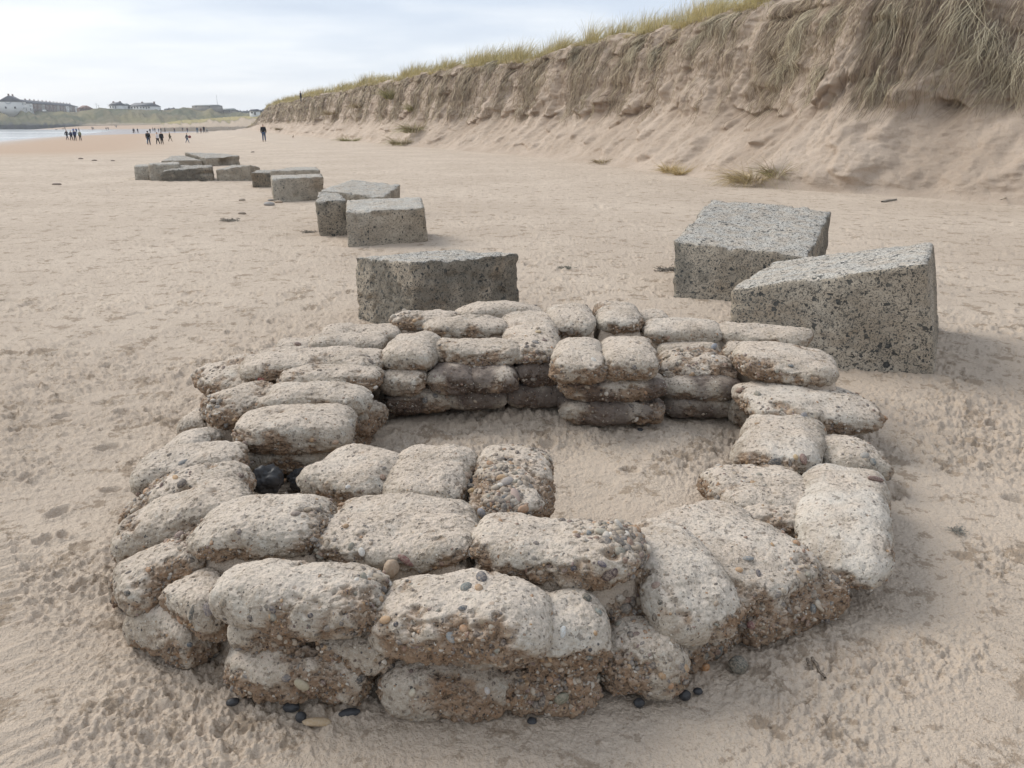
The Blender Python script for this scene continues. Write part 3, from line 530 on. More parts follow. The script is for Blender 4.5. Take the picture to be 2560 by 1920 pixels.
def build_bags():
    PH,PV=3.9,2.45
    for bi,(nm,cx,cy,L,W,yaw,pt,zm,h,ero,label) in enumerate(BAGS):
        rng=np.random.default_rng(100+bi)
        dist=math.hypot(cx,cy); n=int(np.clip(150/dist**.75,34,88))
        D,Fq=cubesphere(n)
        r=((np.abs(D[:,0])**PH+np.abs(D[:,1])**PH)**(PV/PH)+np.abs(D[:,2])**PV)**(-1/PV)
        S=D*r[:,None]; a=np.array([L/2,W/2,h/2])*(np.array([1.03,1.05,1.04]) if (cy<2.25 and nm[0] in 'ADHB') else (np.array([1.13,1.17,1.04]) if nm in('D6','D7','D8','D9','D7b','D6b') else np.array([1.07,1.11,1.06])))
        # unequal ends, sag in the middle, slight banana
        tp=rng.uniform(-.07,.07); bn=rng.uniform(-.05,.05); sg=rng.uniform(-.015,.012)
        X=S*a; X[:,1]*=1+tp*S[:,0]; X[:,1]+=bn*W*(S[:,0]**2-.4); X[:,2]+=sg*(1-2*S[:,0]**2)
        Nn=np.sign(S)*np.abs(S)**1.4/a; Nn/=np.linalg.norm(Nn,axis=1)[:,None]
        c,s=math.cos(pt),math.sin(pt); ro=rng.uniform(-.06,.06)
        Ry=np.array([[c,0,-s],[0,1,0],[s,0,c]]); Rx=np.array([[1,0,0],[0,math.cos(ro),-math.sin(ro)],[0,math.sin(ro),math.cos(ro)]])
        M=Ry@Rx; X=X@M.T; Nn=Nn@M.T
        c,s=math.cos(yaw),math.sin(yaw); Rz=np.array([[c,-s,0],[s,c,0],[0,0,1]])
        Wp=X@Rz.T+np.array([cx,cy,zm]); Nw=Nn@Rz.T
        e0=fbm3(Wp,6.,3,3.); e=sst(-.10,.34,e0*.8+.28*fbm3(Wp,27.,2,4.)+(ero-.50)*.85+.26*np.maximum(np.abs(S[:,0]),np.abs(S[:,1]))**6-.36*Nw[:,2]+.11+rng.uniform(-.12,.12)*S[:,0])
        pl=1-sst(0,.10,np.abs(fbm3(Wp,17.,2,9.)))
        d=.014*fbm3(Wp,5.,2,1.)+.007*N3(*(Wp.T*13.))+.0028*N3(*(Wp.T*34.))
        d=d+e*(-.009+.016*fbm3(Wp,16.,3,5.,.62)-.006*pl)
        k=fbm3(Wp,50.,2,7.,.7); d=d+(.0026+.0040*e)*k-.0035*(1-sst(0,.10,np.abs(N3(*(Wp.T*21.+7)))))*(.25+e)
        pit=sst(.38,.55,N3(*(Wp.T*47.+3))); d=d-pit*(.002+.005*e)
        Wp=Wp+Nw*d[:,None]
        stn=np.zeros(len(Wp))
        if nm in('G9','G9b','G10','G13','F5','F6','G12','G8','G11','E5','E4'): stn=sst(-.3,.25,fbm3(Wp,5.,2,14.)+(.2 if nm in('G9','G13','G10') else -.05))*.8
        pale={'D6':.42,'D1':.22,'D4':.16,'D10':.25,'D8':.28,'A2':.12,'D2':.25,'F4':.2,'G1':.15}.get(nm,float(np.clip(rng.normal(.03,.08),0,.2)))*np.clip(sst(-.2,.3,fbm3(Wp,4.,2,21.)+.1)*sst(-.1,.6,Nw[:,2]+.3)*(1-e),0,1)
        lab=label
        o=obj('sandbag',mesh('sandbag',(Wp-np.array([cx,cy,zm]))@Rz,Fq,M_BAG,attrs={'ero':e,'stain':stn,'pale':pale}),label=lab,cat='sandbag',group='hardened concrete sandbags of the ring',loc=(cx,cy,zm),rz=yaw)
        # ---- exposed pebbles, sunk into the surface
        area=2*(L*W+L*h+W*h); cnt=int(area*(900 if dist<3.2 else 380)*(.24+ero*.8))
        vis=(Wp[:,2]>.0)&(Nw[:,2]>-.6)
        up=np.clip(Nw[:,2],0,1)
        w=(.16+e*.9)*vis*(1-.55*up*(1-e)); w/=w.sum(); ids=rng.choice(len(Wp),cnt,p=w)
        rad=np.clip(np.exp(rng.normal(math.log(.0042),.40,cnt)),.0022,.013)*(1 if dist<3.2 else 1.35)
        for (ex,ey,rr,c2,sc) in NEST.get(nm,[]):
            dd=np.hypot((S[:,0]-ex),(S[:,1]-ey)); w2=np.exp(-(dd/rr)**2*1.5)*vis*(Nw[:,2]>-.3); w2/=w2.sum(); c2=int(c2*1.15)
            ids=np.concatenate([ids,rng.choice(len(Wp),c2,p=w2)]); rad=np.concatenate([rad,np.clip(np.exp(rng.normal(math.log(.0062*sc),.42,c2)),.003,.019)])
        rx=rad*rng.uniform(1.05,1.5,len(rad)); ry=rad*rng.uniform(.75,1.05,len(rad)); rz_=rad*rng.uniform(.5,.85,len(rad))
        Pp=Wp[ids]+Nw[ids]*(rz_*rng.uniform(-.75,.15,len(rad)))[:,None]
        V,Fa=ellipsoids(Pp,Nw[ids],rx,ry,rz_,rng,3 if dist<3.3 else 2)
        cols=pebble_cols(len(rad),rng,len(cubesphere(3 if dist<3.3 else 2)[0]))
        obj('exposed_pebbles',mesh('exposed_pebbles',(V-np.array([cx,cy,zm]))@Rz,Fa,M_PEB,colors=cols),parent=o,kind='stuff')
        for (u,v,r1,r2,r3,colr) in BAG_BIG.get(nm,[]):
            pu,pv=pr(Wp); tocam=((np.array([0,0,CH])-Wp)*Nw).sum(1)>0
            j=np.argmin(np.hypot(pu-u,pv-v)+(~tocam)*1e4)
            V,Fa=ellipsoids(Wp[j:j+1]+Nw[j]*r3*.15,Nw[j:j+1],np.array([r1]),np.array([r2]),np.array([r3]),rng,7,.15,.06)
            obj('pebble',mesh('pebble',(V-np.array([cx,cy,zm]))@Rz,Fa,M_PEB,colors=np.tile(colr,(len(V),1))),parent=o)
build_bags()
# ---------------------------------------------------------------- loose stones, weed and sticks
def stone(u,v,z,rx,ry,rz_,colr,label,cat='stone',group=None,yaw=0.,res=16,sink=.25,name='stone',nz=.12):
    p=un(u,v,z+rz_*(1-2*sink)) if z is not None else hit(u,v); S,Fq=cubesphere(res); seed=u*.37
    d=1+nz*N3(S[:,0]*1.3+seed,S[:,1]*1.3,S[:,2]*1.3)+nz*.35*N3(S[:,0]*4+seed,S[:,1]*4,S[:,2]*4)
    V=S*d[:,None]*np.array([rx,ry,rz_])
    g=(float(ground(p[:1],p[1:2])[0]) if z is None else z)
    obj(name,mesh(name,V,Fq,M_DARK if max(colr)<.065 else M_PEB,colors=np.tile(colr,(len(V),1))),label=label,cat=cat,group=group,loc=(p[0],p[1],g+rz_*(1-2*sink)),rz=yaw)
gb='dark stones at the foot of the ring'
stone(666,1200,.085,.074,.06,.066,(.032,.032,.034),'big smooth black boulder in the gap of the left wall',cat='boulder',res=28,sink=.1,name='boulder',nz=.3)
stone(757,1200,.06,.06,.035,.05,(.045,.043,.042),'rough dark lump right of the black boulder',res=24,nz=.5,sink=.2)
stone(712,1200,.06,.008,.008,.008,(.42,.24,.12),'tiny orange pebble between the black boulder and the dark lump')
stone(582,1755,0,.019,.012,.011,(.03,.04,.035),'small dark green stone below the left end of the long bottom course bag',group=gb,yaw=.3)
stone(728,1768,0,.024,.014,.014,(.03,.035,.035),'black stone under the long bottom course bag, first of two side by side',group=gb)
stone(752,1793,0,.015,.015,.016,(.03,.035,.035),'round black stone beside the tan slab at the bottom of the ring',group=gb)
stone(793,1805,0,.042,.015,.010,(.36,.26,.15),'flat tan slab half buried at the bottom of the ring',cat='slab')
stone(873,1782,0,.030,.013,.012,(.025,.03,.032),'long black stone under the right end of the long bottom course bag',group=gb,yaw=.2)
stone(1330,1803,0,.014,.012,.010,(.05,.035,.03),'brown stone at the foot of the gravelly bag near centre front',group=gb)
stone(1474,1745,.02,.028,.017,.026,(.055,.07,.09),'slate blue stone with a pointed top at the front foot of the ring',group=gb,yaw=.2)
stone(1598,1757,.0,.017,.013,.014,(.035,.05,.045),'shiny dark green stone under the low crumbling bag',group=gb)
stone(1712,1738,.0,.018,.014,.016,(.04,.05,.055),'dark slate stone under the right front edge, left of two black ones',group=gb)
stone(1745,1728,.0,.014,.011,.010,(.03,.03,.032),'black stone under the right front edge, beside the slate one',group=gb)
stone(1846,1662,.01,.030,.028,.026,(.062,.072,.062),'round grey green stone outside the ring at the right front',res=20)
stone(1600,1076,.03,.020,.016,.013,(.04,.05,.055),'blue black stone at the foot of the pillar',yaw=.3)
stone(1564,1070,.03,.014,.012,.010,(.05,.055,.06),'smaller dark stone at the foot of the pillar')
stone(1164,1190,.33,.020,.017,.015,(.22,.16,.12),'pinkish brown stone lying between two inner bags',sink=.3)
stone(1182,1203,.31,.015,.014,.013,(.05,.045,.05),'near black stone in the crevice between two inner bags')
stone(1176,1215,.31,.015,.011,.010,(.09,.09,.09),'grey flat stone in the crevice between two inner bags')
stone(1180,1228,.31,.015,.012,.012,(.38,.25,.11),'orange stone in the crevice between two inner bags')
stone(1201,1390,.27,.012,.011,.012,(.42,.23,.06),'orange pebble in the crevice between the two rows in front')
stone(978,1422,.30,.030,.022,.030,(.32,.23,.155),'rounded tan stone standing between the two biggest front bags',yaw=1.2)
stone(905,1093,None,.030,.022,.015,(.07,.065,.06),'dark stone on the sand inside the ring, left wall')
stone(1834,915,.27,.022,.020,.026,(.26,.21,.14),'tan stone jammed left of the wedge shaped bag')
for (u,v,a,b_,c_,colr,lab) in ((142,462,.16,.06,.05,(.13,.10,.085),'flat brown stone alone on the left sand'),(605,502,.085,.06,.05,(.20,.165,.13),'brown stone on the sand above the dark one, left of the cubes'),(605,535,.09,.05,.04,(.16,.13,.10),'brown flat stone below another one on the left sand'),
  (673,513,.13,.09,.07,(.20,.20,.20),'largest grey stone beside the small cube'),(697,507,.10,.06,.05,(.24,.18,.13),'brown stone touching the corner of the small cube'),(678,502,.09,.05,.04,(.15,.15,.15),'dark grey stone behind the largest grey one'),
  (202,398,.22,.10,.10,(.10,.08,.07),'dark stone far out on the left sand'),(236,402,.22,.10,.08,(.10,.08,.07),'second dark stone far out on the left sand'),(282,403,.16,.10,.08,(.10,.08,.07),'small dark stone right of the other far ones'),(632,381,.20,.12,.10,(.14,.12,.10),'small stone behind the row of cubes')):
    k_=.6 if v<450 else .85
    stone(u,v,None,a*k_,b_*k_,c_*k_*.8,tuple(1.5*q for q in colr),lab,group='scattered beach stones')
def weed(u,v,s,label,n=60,colr=(.05,.05,.04),flat=.3):
    p=hit(u,v); rng=np.random.default_rng(u); Vs=[];Fs=[];k=0
    for i in range(n):
        x,y=rng.normal(0,s*.45,2); z=abs(rng.normal(0,s*flat*.3)); a=rng.uniform(0,6.28); w=s*rng.uniform(.03,.07)
        ls=[]
        for j in range(7):
            a+=rng.normal(0,.5); x+=math.cos(a)*s*.11; y+=math.sin(a)*s*.11; z=max(.002,z+rng.normal(0,s*.05*flat*3)); ls.append((x,y,z))
        ls=np.array(ls); q=np.array([-math.sin(a),math.cos(a),.3])*w
        V=np.concatenate([ls-q,ls+q,ls+np.array([0,0,w*.8])]);m=7
        Vs.append(V)
        for j in range(6):
            for (o1,o2) in ((0,2*m),(2*m,m)): Fs.append((k+o1+j,k+o1+j+1,k+o2+j+1,k+o2+j))
        k+=len(V)
    V=np.concatenate(Vs); cc=np.repeat(np.array([colr])*rng.uniform(.6,1.6,(n,1)),21,0)
    obj('seaweed',mesh('seaweed',V,np.array(Fs),M_PEB,colors=cc,smooth=False),label=label,cat='seaweed',group='scraps of seaweed on the sand',loc=p)
weed(575,552,.13,'dark seaweed scrap on the sand left of the paired cubes')
weed(770,581,.09,'thin seaweed scrap at the foot of the paired cubes')
weed(1412,671,.08,'green seaweed scrap between the near cubes',colr=(.045,.06,.045))
weed(1668,676,.12,'black seaweed caught at the left corner of the tilted slab',colr=(.02,.022,.02))
weed(2392,1328,.035,'grey green seaweed scrap on the right sand',colr=(.10,.11,.10))
weed(1795,1284,.05,'dark weed scrap on the inner sand behind the broad flat grey bag',colr=(.05,.035,.03))
weed(745,1228,.05,'brown weed draped in the gap behind the bulging grey bag',colr=(.06,.045,.035))
def stick(u1,v1,u2,v2,r,colr,label,name='stick',cat='stick',group=None,lift=.0):
    A=hit(u1,v1);B=hit(u2,v2);n=14;t=np.linspace(0,1,n)[:,None]; L=np.linalg.norm(B-A)
    m=(A+B)/2; c=A+(B-A)*t-m; c[:,2]+=lift+r*.4; c+=np.stack([N2(t[:,0]*4+u1,t[:,0],1),N2(t[:,0]*4,t[:,0]+u1,2),0*t[:,0]],1)*r*1.2
    d=(B-A)/L; s=np.cross(d,[0,0,1.]); a=np.linspace(0,2*math.pi,9)[:-1]
    rr=r*(1-.5*np.abs(t-.4)); V=(c[:,None]+s*np.cos(a)[None,:,None]*rr[:,None]+np.array([0,0,1.])*np.sin(a)[None,:,None]*rr[:,None]*.8).reshape(-1,3)
    Fq=[(i*8+j,i*8+(j+1)%8,(i+1)*8+(j+1)%8,(i+1)*8+j) for i in range(n-1) for j in range(8)]
    obj(name,mesh(name,V,np.array(Fq),M_PEB,colors=np.tile(colr,(len(V),1))),label=label,cat=cat,group=group,loc=m)
stick(2018,1648,2042,1709,.006,(.035,.025,.018),'left one of two short dark sticks in the sand, right of the ring',group='two short dark sticks')
stick(2030,1645,2062,1696,.006,(.035,.025,.018),'right one of two short dark sticks in the sand, right of the ring',group='two short dark sticks')
stick(2155,474,2213,475,.03,(.42,.36,.27),'pale stick lying at the foot of the dune')
stick(2205,506,2240,500,.035,(.17,.165,.15),'flat grey driftwood board near the foot of the dune',name='driftwood',cat='driftwood')
stick(2500,512,2530,498,.015,(.42,.36,.27),'thin pale twig at the far right foot of the dune',lift=.1)
# ---------------------------------------------------------------- concrete blocks
BLKL={'b1':('pitted concrete cube just behind the ring',1,46,.009,.04),'b2':('wide tilted slab with a sandy top, behind the biggest cube',1,46,.012,.04),'b3':('biggest concrete cube, leaning, black pebbles in its face, right of the ring',2,60,.008,.05),
 'b4':('front one of the overlapping cubes behind the pitted one',0,36,.010,.05),'b5b':('wide flat topped cube behind the front overlapping one',0,36,.012,.04),'b5a':('narrow cube end at the left of the overlapping ones',1,28,.012,.05),
 'b6':('small upright looking cube with stones at its foot',0,30,.012,.05),'b7':('flat grey topped cube directly behind the small upright looking one',0,28,.012,.05),'b8':('low dark cube corner left of the small upright looking one',1,22,.014,.05),
 'b9':('wedge topped block standing alone between the far heap and the nearer cubes',0,26,.016,.06),'b10':('dark cracked slab in front of the far heap',1,28,.020,.05),'b11':('upright block behind the dark cracked slab',0,22,.012,.05),
 'b12':('leftmost end block of the far heap',0,20,.012,.05),'b13':('pale flat slab in the middle of the far heap',0,24,.012,.05),'b14':('farthest block of the row, with a hollow side',0,24,.02,.05)}
def build_blocks():
    for nm,cs in BLK:
        lab,mi,n,amp,rd=BLKL[nm]; cs=np.array(cs); T=cs[:4];B=cs[4:].copy()
        for k in range(4):
            dv=B[k]-T[k]; B[k]=T[k]+dv*(T[k][2]+.35)/max(T[k][2],.1)
        cen=cs.mean(0); cen[2]=0
        g=np.linspace(-1,1,n+1); D,Fq=cubesphere(n); Cu=D/np.abs(D).max(1)[:,None]
        Cu=np.tan(np.arctan(Cu))  # cube coordinates
        sz=np.array([np.linalg.norm(T[1]-T[0]),np.linalg.norm(T[3]-T[0]),T[:,2].mean()+.35])/2
        q=Cu*sz; rr=rd*.45*(1+.5*N3(*(q.T*4+cen[0]))); inn=np.clip(q,-(sz-rr[:,None]),sz-rr[:,None]); dl=q-inn; ln=np.linalg.norm(dl,axis=1); Nd=dl/np.maximum(ln,1e-6)[:,None]
        q=inn+Nd*rr[:,None]
        ax=np.argmax(np.abs(Cu),1)
        w=q/sz; u=(w[:,0]+1)/2;v=(w[:,1]+1)/2;h=(w[:,2]+1)/2
        def bil(P): return ((1-u)*(1-v))[:,None]*P[0]+(u*(1-v))[:,None]*P[1]+(u*v)[:,None]*P[2]+((1-u)*v)[:,None]*P[3]
        X=bil(T)*h[:,None]+bil(B)*(1-h)[:,None]
        ex=T[1]-T[0];ey=T[3]-T[0];ex/=np.linalg.norm(ex);ey/=np.linalg.norm(ey);ez=np.cross(ex,ey)
        Nw=Nd[:,0:1]*ex+Nd[:,1:2]*ey+Nd[:,2:3]*ez
        edge=1-sst(0,.10,np.sort(np.abs(sz-np.abs(q)),1)[:,1])
        d=amp*(1.2*fbm3(X,2.5,2,2.)+.9*fbm3(X,9.,3,4.,.6))+amp*.5*fbm3(X,30.,2,6.)
        d=d-edge*min(amp,.010)*2.6*sst(-.05,.35,fbm3(X,6.,2,8.))
        if nm in('b1','b9'): d=d-.022*sst(.32,.55,N3(*(X.T*13.)))-.012*sst(.3,.5,N3(*(X.T*26.+3)))
        if nm=='b10':  # weathered band broken out below the top edge
            d=d-.07*sst(.14,.2,h*0+X[:,2])*(1-sst(.25,.30,X[:,2]))*sst(-.1,.1,N3(*(X.T*1.5)))
        if nm=='b14': d=d-.25*np.exp(-((w[:,0]-.1)/.3)**2-((w[:,1]+1)/.5)**2-((w[:,2]-.3)/.5)**2)
        X=X+Nw*d[:,None]
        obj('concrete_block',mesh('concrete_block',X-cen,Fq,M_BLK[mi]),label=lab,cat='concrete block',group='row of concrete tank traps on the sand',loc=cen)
build_blocks()
# ---------------------------------------------------------------- dune
PROF=np.array([(-1.2,-.45),(0,0),(.5,.22),(1.1,.72),(1.9,1.45),(2.4,2.05),(2.58,2.5),(2.8,3.2),(3.05,4.0),(3.35,4.8),(3.7,5.35),(4.3,5.66),(5.4,5.84),(8,5.98),(14,6.05),(24,5.9),(34,4.5),(42,.5),(44,-.6)])
def dune_path():
    y=np.concatenate([np.linspace(-6,15,20),np.linspace(15.4,252,1600)]); x=xfoot(y)
    k=np.exp(-np.linspace(-2.5,2.5,41)**2); k/=k.sum(); xp=np.pad(x,20,mode='reflect',reflect_type='odd'); x=np.convolve(xp,k,'valid')
    s=np.concatenate([[0],np.cumsum(np.hypot(np.diff(x),np.diff(y)))]); return x,y,s
_px,_py,_ps=dune_path()
def path_at(s):
    x=np.interp(s,_ps,_px);y=np.interp(s,_ps,_py)
    dx=np.interp(s+1.2,_ps,_px)-np.interp(s-1.2,_ps,_px);dy=np.interp(s+1.2,_ps,_py)-np.interp(s-1.2,_ps,_py)
    l=np.hypot(dx,dy); return x,y,dy/l,-dx/l      # inland normal (to the right of the path)
def root_mask(s): return sst(-.16,.36,N2(s*.30,0*s,121)+.55*N2(s*1.25,0*s,122))
def dune_pt(s,t):
    """s along the foot, t along the profile (arc metres from the foot); returns xyz, damp, veg"""
    pl=np.concatenate([[0],np.cumsum(np.hypot(*np.diff(PROF,axis=0).T))])-np.hypot(1.2,.45)
    n=np.interp(t,pl,PROF[:,0]); z=np.interp(t,pl,PROF[:,1])
    x0,y0,nx,ny=path_at(s)
    big=fbm2(s,0*s+3.3,.085,3,31)
    hs=1+.05*fbm2(s,0*s,.07,2,33)+.02*N2(s*.5,0*s,4); tal=sst(.0,2.,t)*(1-sst(3.4,5.5,z))
    z=z*np.where(t>0,hs,1)
    endt=sst(252,200,np.interp(s,_ps,_py)); zz=z*(.15+.85*endt)
    z=np.where(z>0,zz,z)
    sk=s-.22*(5.5-np.clip(z,0,5.6))                      # runnels lean a little as they fall
    face=sst(-.1,.9,t)*(1-sst(4.6,7.0,n)); upper=sst(1.7,2.6,z)
    g=.60*big*face+.30*N2(sk*.42,z*.12,35)*face
    mat=root_mask(s)
    g=g+face*(.13*(np.abs(N2(sk*.9+2,z*.25,36))*2-.7))
    g=g+face*upper*(.10*np.abs(N2(sk*2.1,z*.25,47))+.075*N2(sk*4.6,z*.5,38)+.05*mat*N2(sk*9.5,z*1.1,39)+.03*mat*N2(sk*21,z*2.,40))
    # crumbling, blocky sand
    cl=fbm2(s*1.0,t*1.0,1.5,6,41,.62); g=g+face*(.06+.06*upper)*cl
    cr=sst(.0,.12,fbm2(s+.2*N2(s*5,t*5,46),t,1.1,4,45,.6)); g=g-face*.05*cr*(.3+.7*upper)
    g=g+face*.05*np.abs(N2(s*7,t*7,44))*.7
    # ledges where the crust overhangs and has broken out beneath
    brown_tone=0*z
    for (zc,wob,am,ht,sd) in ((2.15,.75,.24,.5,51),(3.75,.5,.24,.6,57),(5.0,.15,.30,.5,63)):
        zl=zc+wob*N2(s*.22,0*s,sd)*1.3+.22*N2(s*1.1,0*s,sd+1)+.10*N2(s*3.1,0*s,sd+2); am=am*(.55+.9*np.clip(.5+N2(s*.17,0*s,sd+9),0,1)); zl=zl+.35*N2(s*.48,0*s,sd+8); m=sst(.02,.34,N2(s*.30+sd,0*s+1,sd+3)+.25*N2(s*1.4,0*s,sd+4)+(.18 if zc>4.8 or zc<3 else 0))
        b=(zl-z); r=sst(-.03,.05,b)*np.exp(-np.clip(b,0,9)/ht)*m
        g=g+am*r; brown_tone=np.maximum(brown_tone,r*(.75))
    # slumped blocks on the talus
    sl=sst(.15,.6,fbm2(s,t*1.2,.55,2,71))*sst(.3,1.2,t)*(1-sst(2.6,3.4,z)); g=g-.28*sl-.05*sl*N2(s*4,t*4,72)
    n=n+g; z=z+face*(-.03*cl)+.12*fbm2(s,n,.5,3,81)*sst(4.6,7,n)*endt
    X=x0+nx*n; Y=y0+ny*n
    veg=sst(4.0,4.9,n+.5*N2(s*.9,n,90))*.8
    brown_tone=np.clip(brown_tone+.25*sst(.0,.5,fbm2(s,z*1.3,.6,3,91))*upper+.50*mat*sst(1.9,2.8,z)*(.6+.4*N2(s*3,z*3,92)),0,1)*(1-veg)  # browner under the ledges, in upper patches and behind root mats
    return np.stack([X,Y,z],-1),brown_tone,veg,(nx,ny)
def build_dune():
    s=[0.]; 
    while s[-1]<_ps[-1]:
        x,y,_,_=path_at(np.array([s[-1]])); d=math.hypot(float(x[0]),float(y[0])); s.append(s[-1]+max(.05,d*.0024)*(4 if y[0]<11 else 1)*(1 if y[0]<60 else 1.8))
    s=np.array(s); t=np.concatenate([np.linspace(-1.25,0,8)[:-1],np.linspace(0,7.9,215),np.geomspace(8.0,46,45)])
    S,T=np.meshgrid(s,t,indexing='ij'); V,dm,vg,_=dune_pt(S.ravel(),T.ravel())
    obj('sand_dune',mesh('sand_dune',V,grid_faces(len(s),len(t)),M_DUNE,attrs={'brown_tone':dm,'veg':vg}),kind='structure')
    return V.reshape(len(s),len(t),3),s,t
DV,DS,DT=build_dune()
_du,_dv=pr(DV.reshape(-1,3)); _dd=DV.reshape(-1,3)[:,1]
def dune_at(u,v):
    m=np.hypot(_du-u,_dv-v); c=np.where((m<m.min()+3)&(_dd>2))[0]; j=c[np.argmin(_dd[c])]
    return j//len(DT),j%len(DT)
# blades: each a bent tapering strip; arrays of root, direction, length, width
def blades(Pt,Dr,Ln,Wd,bend,seg=3):
    n=len(Pt); k=np.linspace(0,1,seg+1)
    Dr=Dr/np.linalg.norm(Dr,axis=1)[:,None]
    c=Pt[:,None]+Dr[:,None]*(Ln[:,None]*k)[...,None]+bend[:,None]*((Ln[:,None]*k**2))[...,None]
    side=np.cross(Dr,RNG.normal(0,1,(n,3))); side/=np.linalg.norm(side,axis=1)[:,None]
    w=(Wd[:,None]*(1-.85*k))[...,None]*side[:,None]*.5
    V=np.stack([c-w,c+w],2).reshape(n,-1,3); m=2*(seg+1)
    b=np.array([(2*i,2*i+1,2*i+3,2*i+2) for i in range(seg)])
    Fq=(b[None]+(np.arange(n)*m)[:,None,None]).reshape(-1,4)
    return V.reshape(-1,3),Fq,m
def crest_grass():
    Ps=[];Ds=[];Ls=[];Ws=[];Cs=[]
    rng=np.random.default_rng(3)
    n=9500; s=_ps[-1]*rng.random(n)**1.5; 
    i0=np.interp(14,_py,_ps); s=i0+(_ps[-1]-i0)*rng.random(n)**1.45
    nn=3.75+rng.random(n)**2.3*9.; 
    pl=np.concatenate([[0],np.cumsum(np.hypot(*np.diff(PROF,axis=0).T))])-np.hypot(1.2,.45); tt=np.interp(nn,PROF[:,0],pl)
    P,_,_,(nx,ny)=dune_pt(s,tt)
    dens=sst(-.25,.25,fbm2(s,nn*1.2,.35,2,111)); hh=np.clip(1.15+.9*fbm2(s,nn,.28,2,113),.65,1.6)
    for i in range(n):
        if rng.random()>dens[i]: continue
        d=P[i,1]; k=int(np.clip(26*30/max(d,18),7,34)); w=max(.010,d*.00042); rd=rng.uniform(.12,.35)
        a=rng.uniform(0,6.28,k); r=rd*np.sqrt(rng.random(k))
        pt=P[i]+np.stack([np.cos(a)*r,np.sin(a)*r,0*r-.05],1); L=hh[i]*rng.uniform(.5,1.15,k)*(1-.35*(nn[i]<4.1))
        lean=np.stack([np.cos(a)*.35*r/rd+.18,np.sin(a)*.35*r/rd-.05,np.ones(k)],1)+rng.normal(0,.13,(k,3)); 
        bend=np.stack([np.cos(a)*.25+.15,np.sin(a)*.25,-.22*np.ones(k)],1)*rng.uniform(.3,1.5,(k,1))
        if nn[i]<3.95: bend[:,0]-=nx[i]*.5; bend[:,1]-=ny[i]*.5; bend[:,2]-=.6
        tone=rng.random()**1.3; c=np.array([.62,.52,.27])*(1-tone)+np.array([.38,.335,.15])*tone
        c=c*rng.uniform(.75,1.25,(k,1)); dry=rng.random(k)<.18; c[dry]=np.array([.42,.36,.24])
        Ps.append(pt);Ds.append(lean);Ls.append(L);Ws.append(np.full(k,w));Cs.append(c); bend_=bend; 
        if i==0 or 'B' not in locals(): B=[]
        B.append(bend_)
    V,Fq,m=blades(np.concatenate(Ps),np.concatenate(Ds),np.concatenate(Ls),np.concatenate(Ws),np.concatenate(B))
    obj('marram_grass',mesh('marram_grass',V,Fq,M_GRASS,colors=np.repeat(np.concatenate(Cs),m,0),smooth=False),label='green and straw marram grass growing along the dune crest',cat='grass',kind='stuff')
crest_grass()
_pl=np.concatenate([[0],np.cumsum(np.hypot(*np.diff(PROF,axis=0).T))])-np.hypot(1.2,.45)
def strands(s,t,ln,w,cols,rng,seg=7,out=.05,curl=.12,drift=-.35):
    """roots and dead leaves that hang down the face from (s,t)"""
    n=len(s); k=np.linspace(0,1,seg+1)[None]; ang=rng.normal(0,curl,(n,1)); wob=rng.normal(0,.022,(n,seg+1)).cumsum(1)*ln[:,None]
    T=np.maximum(t[:,None]-ln[:,None]*k,-.1); S=s[:,None]+(-drift*k+ang*k)*ln[:,None]+wob
    P,_,_,(nx,ny)=dune_pt(S.ravel(),T.ravel()); P=P.reshape(n,seg+1,3); nx=nx.reshape(n,seg+1);ny=ny.reshape(n,seg+1)
    # the strand hangs clear of the hollows: never deeper than a running line from its root
    o=(out*(.3+np.sin(k*math.pi)*rng.uniform(.3,1.6,(n,1))+.6*k*rng.random((n,1))))
    P=P-np.stack([nx*o,ny*o,-0*o],-1)
    P[...,2]+=.01
    tg=np.gradient(P,axis=1); sd=np.cross(tg,np.stack([-nx,-ny,0*nx],-1)); sd/=np.maximum(np.linalg.norm(sd,axis=2,keepdims=True),1e-6)
    ww=(w[:,None]*(1-.75*k))[...,None]*sd*.5
    up=np.stack([-nx,-ny,0*nx],-1)*(w[:,None]*.35)[...,None]
    V=np.stack([P-ww,P+up,P+ww],2).reshape(n,-1,3); m=3*(seg+1)
    b=np.array([(3*i+j,3*i+j+1,3*i+j+4,3*i+j+3) for i in range(seg) for j in (0,1)])
    Fq=(b[None]+(np.arange(n)*m)[:,None,None]).reshape(-1,4)
    return V.reshape(-1,3),Fq,np.repeat(cols,m,0)
ROOTC=np.array([(.42,.335,.24),(.24,.185,.13),(.54,.45,.33),(.14,.105,.075),(.38,.32,.21),(.30,.235,.17)])
